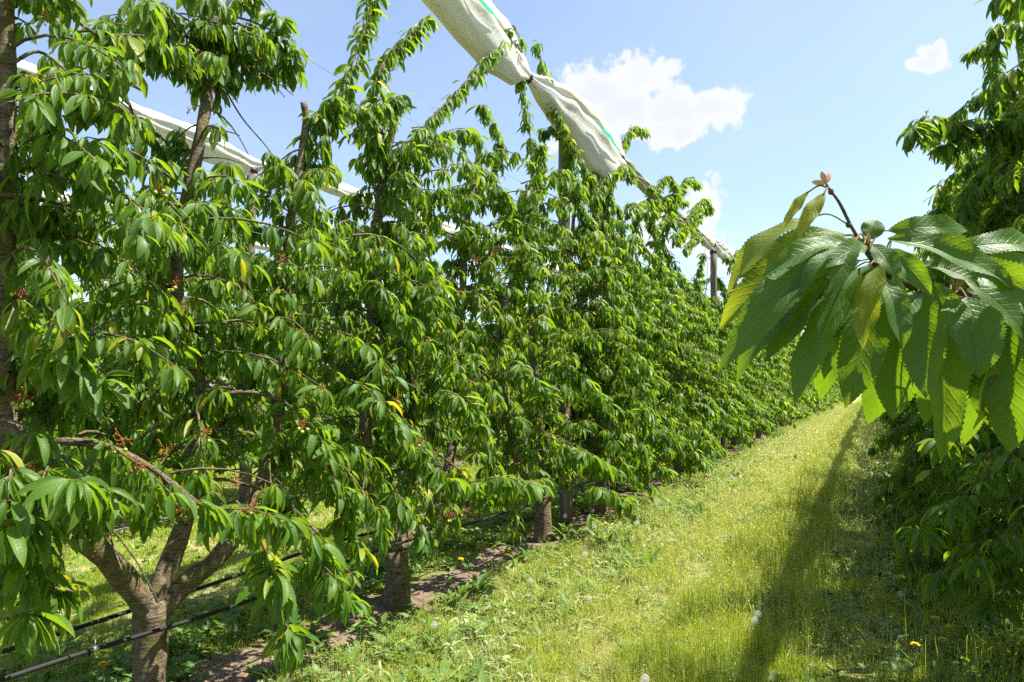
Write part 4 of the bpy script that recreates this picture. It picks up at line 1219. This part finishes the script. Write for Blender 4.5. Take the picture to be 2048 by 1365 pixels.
weeds(900, -1.6, .3, 2.2, 20, lambda x, y: inview(x, y) * np.clip(patch(x, y, 1.4, 1.5) * 1.4 - .5, 0, 1), 18, M_WEED, 'dandelion_leaves', 'scattered dandelion leaves in the middle of the alley', .06, .14, 7, (15, 70), (.14, .32), lod=2)
# dry stems and straw
dm = MB()
x, y, g = scatter(20000, -2.9, -1.4, 1.8, 50, lambda x, y: inview(x, y) * np.exp(-((x + 2.3) / .5) ** 2), 12)
blades(dm, x, y, g, g.uniform(.05, .12, len(x)), .004, 1.2)
x, y, g = scatter(26000, -6.8, -4.0, 2.0, 40, lambda x, y: inview(x, y) * (patch(x, y, .9, 2) > .45), 13)
blades(dm, x, y, g, g.uniform(.03, .07, len(x)), .005, 1.4)
x, y, g = scatter(4000, -1.9, -.7, 1.8, 50, lambda x, y: inview(x, y), 14)
blades(dm, x, y, g, g.uniform(.03, .09, len(x)), .003, 1.2)
tag(dm.obj('dry_straw', M_DRY, smooth=False), 'bleached dry straw mixed into the cut edge of the alley', 'straw', kind='stuff')
# soil crumbs on the bare strip
cm = MB()
x, y, g = scatter(9000, -3.7, -2.4, 2.0, 30, lambda x, y: inview(x, y), 15)
n = len(x); s = g.uniform(.004, .018, n)
c = np.stack([x, y, height(x, y)], -1)
V8 = np.array([[1, 0, 0], [0, 1, 0], [-1, 0, 0], [0, -1, 0], [0, 0, .8], [0, 0, -.8]])
v = c[:, None] + V8[None] * s[:, None, None] * g.uniform(.6, 1.3, (n, 6, 1))
f = np.array([[0, 1, 4], [1, 2, 4], [2, 3, 4], [3, 0, 4]])
cm.add(v, (np.arange(n)[:, None, None] * 6 + f[None]).reshape(-1, 3))
tag(cm.obj('soil_crumbs', simple('soil_crumb', (0.30, 0.20, 0.13), .95, .1, 0, 30.0, (0.14, 0.09, 0.06)), smooth=False), 'brown soil crumbs on the bare strip under the left row', 'soil', kind='stuff')

# ------------------------------------------------------------------ dandelions
def clock_proto(loc, h, label):
    g = np.random.default_rng(5)
    e = empty('dandelion_clock', loc); tag(e, label, 'dandelion', 'white dandelion seed heads')
    st = MB(); st.tube(spline([(0, 0, -.02), (.008, .004, .5), (0, 0, 1)], 8) * [1, 1, h], .0022, 6)
    st.obj('stem', M_STEM, e)
    hd = MB()
    N = 46; k = np.arange(N) + .5
    th = np.arccos(1 - 2 * k / N); ph = np.pi * (1 + 5 ** .5) * k
    D = np.stack([np.cos(ph) * np.sin(th), np.sin(ph) * np.sin(th), np.cos(th)], -1)
    for d in D:
        a = np.cross(d, [.3, .5, .8]); a /= np.linalg.norm(a); b = np.cross(d, a)
        c0 = d * .006; c1 = d * .019
        vs = [c0 - a * .0003, c0 + a * .0003, c1 + a * .0003, c1 - a * .0003]; fs = [[0, 1, 2, 3]]
        for q in range(7):
            an = q * 6.283 / 7
            o_ = np.cos(an) * a + np.sin(an) * b; s_ = np.cross(o_, d) * .0005
            p = c1 + o_ * .0065 + d * .0035
            m_ = len(vs); vs += [c1 - s_, c1 + s_, p + s_, p - s_]; fs.append([m_, m_ + 1, m_ + 2, m_ + 3])
        hd.add(np.array(vs) + [0, 0, h], None, fs)
    hd.sphere((0, 0, h), .005, 8, 6)
    hd.obj('seed_head', M_FUZZ, e)
    return e
def flower_proto(loc, h, label):
    e = empty('dandelion_flower', loc); tag(e, label, 'dandelion', 'yellow dandelion flowers')
    st = MB(); st.tube(spline([(0, 0, -.02), (.006, .004, .5), (0, 0, 1)], 8) * [1, 1, h], .0024, 6); st.sphere((0, 0, h), .007, 8, 6, (1, 1, 1.2))
    st.obj('stem', M_STEM, e)
    g = np.random.default_rng(9)
    fl = MB(); B, D, Nn, L = [], [], [], []
    for ring, (el, l, n) in enumerate(((12, .021, 26), (32, .019, 24), (55, .015, 18), (75, .010, 12))):
        for q in range(n):
            a = q * 6.283 / n + ring * .3 + g.normal(0, .06); e_ = math.radians(el + g.normal(0, 5))
            h_ = np.array([math.cos(a), math.sin(a), 0])
            B.append([0, 0, h + .004]); D.append(h_ * math.cos(e_) + UP * math.sin(e_)); Nn.append(-h_ * math.sin(e_) + UP * math.cos(e_)); L.append(l)
    L = np.array(L)
    leaf_mesh(fl, np.array(B), np.array(D), np.array(Nn), L, L * .26, np.full(len(L), .3), np.full(len(L), .2), 1)
    fl.obj('petals', M_YELLOW, e)
    return e
clocks = [(873, 1085, .25, 'beside the second trunk of the left row'), (868, 1250, .16, 'on the grass edge in front of the bare soil'), (945, 1043, .22, 'low between the second trunk and the post'),
          (1060, 1155, .12, 'in the pale cut weeds before the post'), (1178, 1200, .12, 'in the sunny grass left of the wheel track'), (1290, 1357, .2, 'at the bottom edge of the photo'),
          (1510, 1250, .2, 'at the shadow edge, lower one of the pair'), (1516, 1238, .22, 'at the shadow edge, upper one of the pair'), (1795, 958, .25, 'high in the shade near the hanging leaf tips'),
          (1732, 988, .22, 'in the shade, left of another under the hanging leaves'), (1605, 920, .2, 'in the sunlit grass far along the alley'), (1274, 1052, .25, 'by the soil patch right of the post'),
          (1170, 1105, .2, 'on the cut weeds right of the post foot'), (1130, 1033, .22, 'at the foot of the tall post'), (1580, 880, .2, 'tiny, left one far along the alley'),
          (1650, 885, .22, 'tiny, right one far along the alley'), (2000, 1125, .3, 'among the dark leaves at the right edge'), (1240, 1048, .2, 'just left of the soil patch'),
          (1500, 925, .2, 'tiny, by the weeds on the far left edge'), (1470, 985, .2, 'on the sunny left edge of the alley, half way'), (1545, 905, .2, 'tiny, in the bright strip far away'),
          (1800, 1172, .2, 'small, in the shaded weeds right of the alley')]
cp = None
for i, (px, py, h, lab) in enumerate(clocks):
    p = at_z(px, py, h); zg = float(height(np.array(p[0]), np.array(p[1])))
    p[2] = zg
    lab = 'white dandelion clock ' + lab
    if cp is None: cp = clock_proto(tuple(p), .2, lab); o = cp
    else: o = copy_thing(cp, tuple(p), random.random() * 6, lab, 'white dandelion seed heads')
    s = h / .2
    o.scale = (.95, .95, s)
    for ch in o.children:
        if ch.name.startswith('seed_head'):
            ch.scale = (1, 1, 1 / s * .95); ch.location = (0, 0, .2 - .2 / s * .95)
fp = None
for i, (px, py, h, lab) in enumerate([(205, 1335, .16, 'left of the forked mossy trunk'), (1003, 1098, .16, 'in the shade under the left row, right one'), (988, 1090, .18, 'in the shade under the left row, left one'),
                                      (1870, 1225, .24, 'at lower right, topmost of three'), (1885, 1267, .2, 'at lower right, middle one of three'), (1830, 1280, .2, 'at lower right, leftmost of three'),
                                      (1785, 1102, .18, 'small, in the shaded weeds on the right'), (922, 1118, .12, 'dull, beside the low trunk in the shade'), (1330, 1330, .08, 'small, in the sunny grass at the bottom')]):
    p = at_z(px, py, h); p[2] = float(height(np.array(p[0]), np.array(p[1])))
    lab = 'yellow dandelion flower ' + lab
    if fp is None: fp = flower_proto(tuple(p), .18, lab); o = fp
    else: o = copy_thing(fp, tuple(p), random.random() * 6, lab, 'yellow dandelion flowers')
    s = h / .18
    o.scale = (1.35, 1.35, s)
    for ch in o.children:
        if ch.name.startswith('petals'):
            ch.scale = (1, 1, 1 / s); ch.location = (0, 0, .18 - .18 / s)
print('leaves', TA.nleaf, TB.nleaf, TC.nleaf)
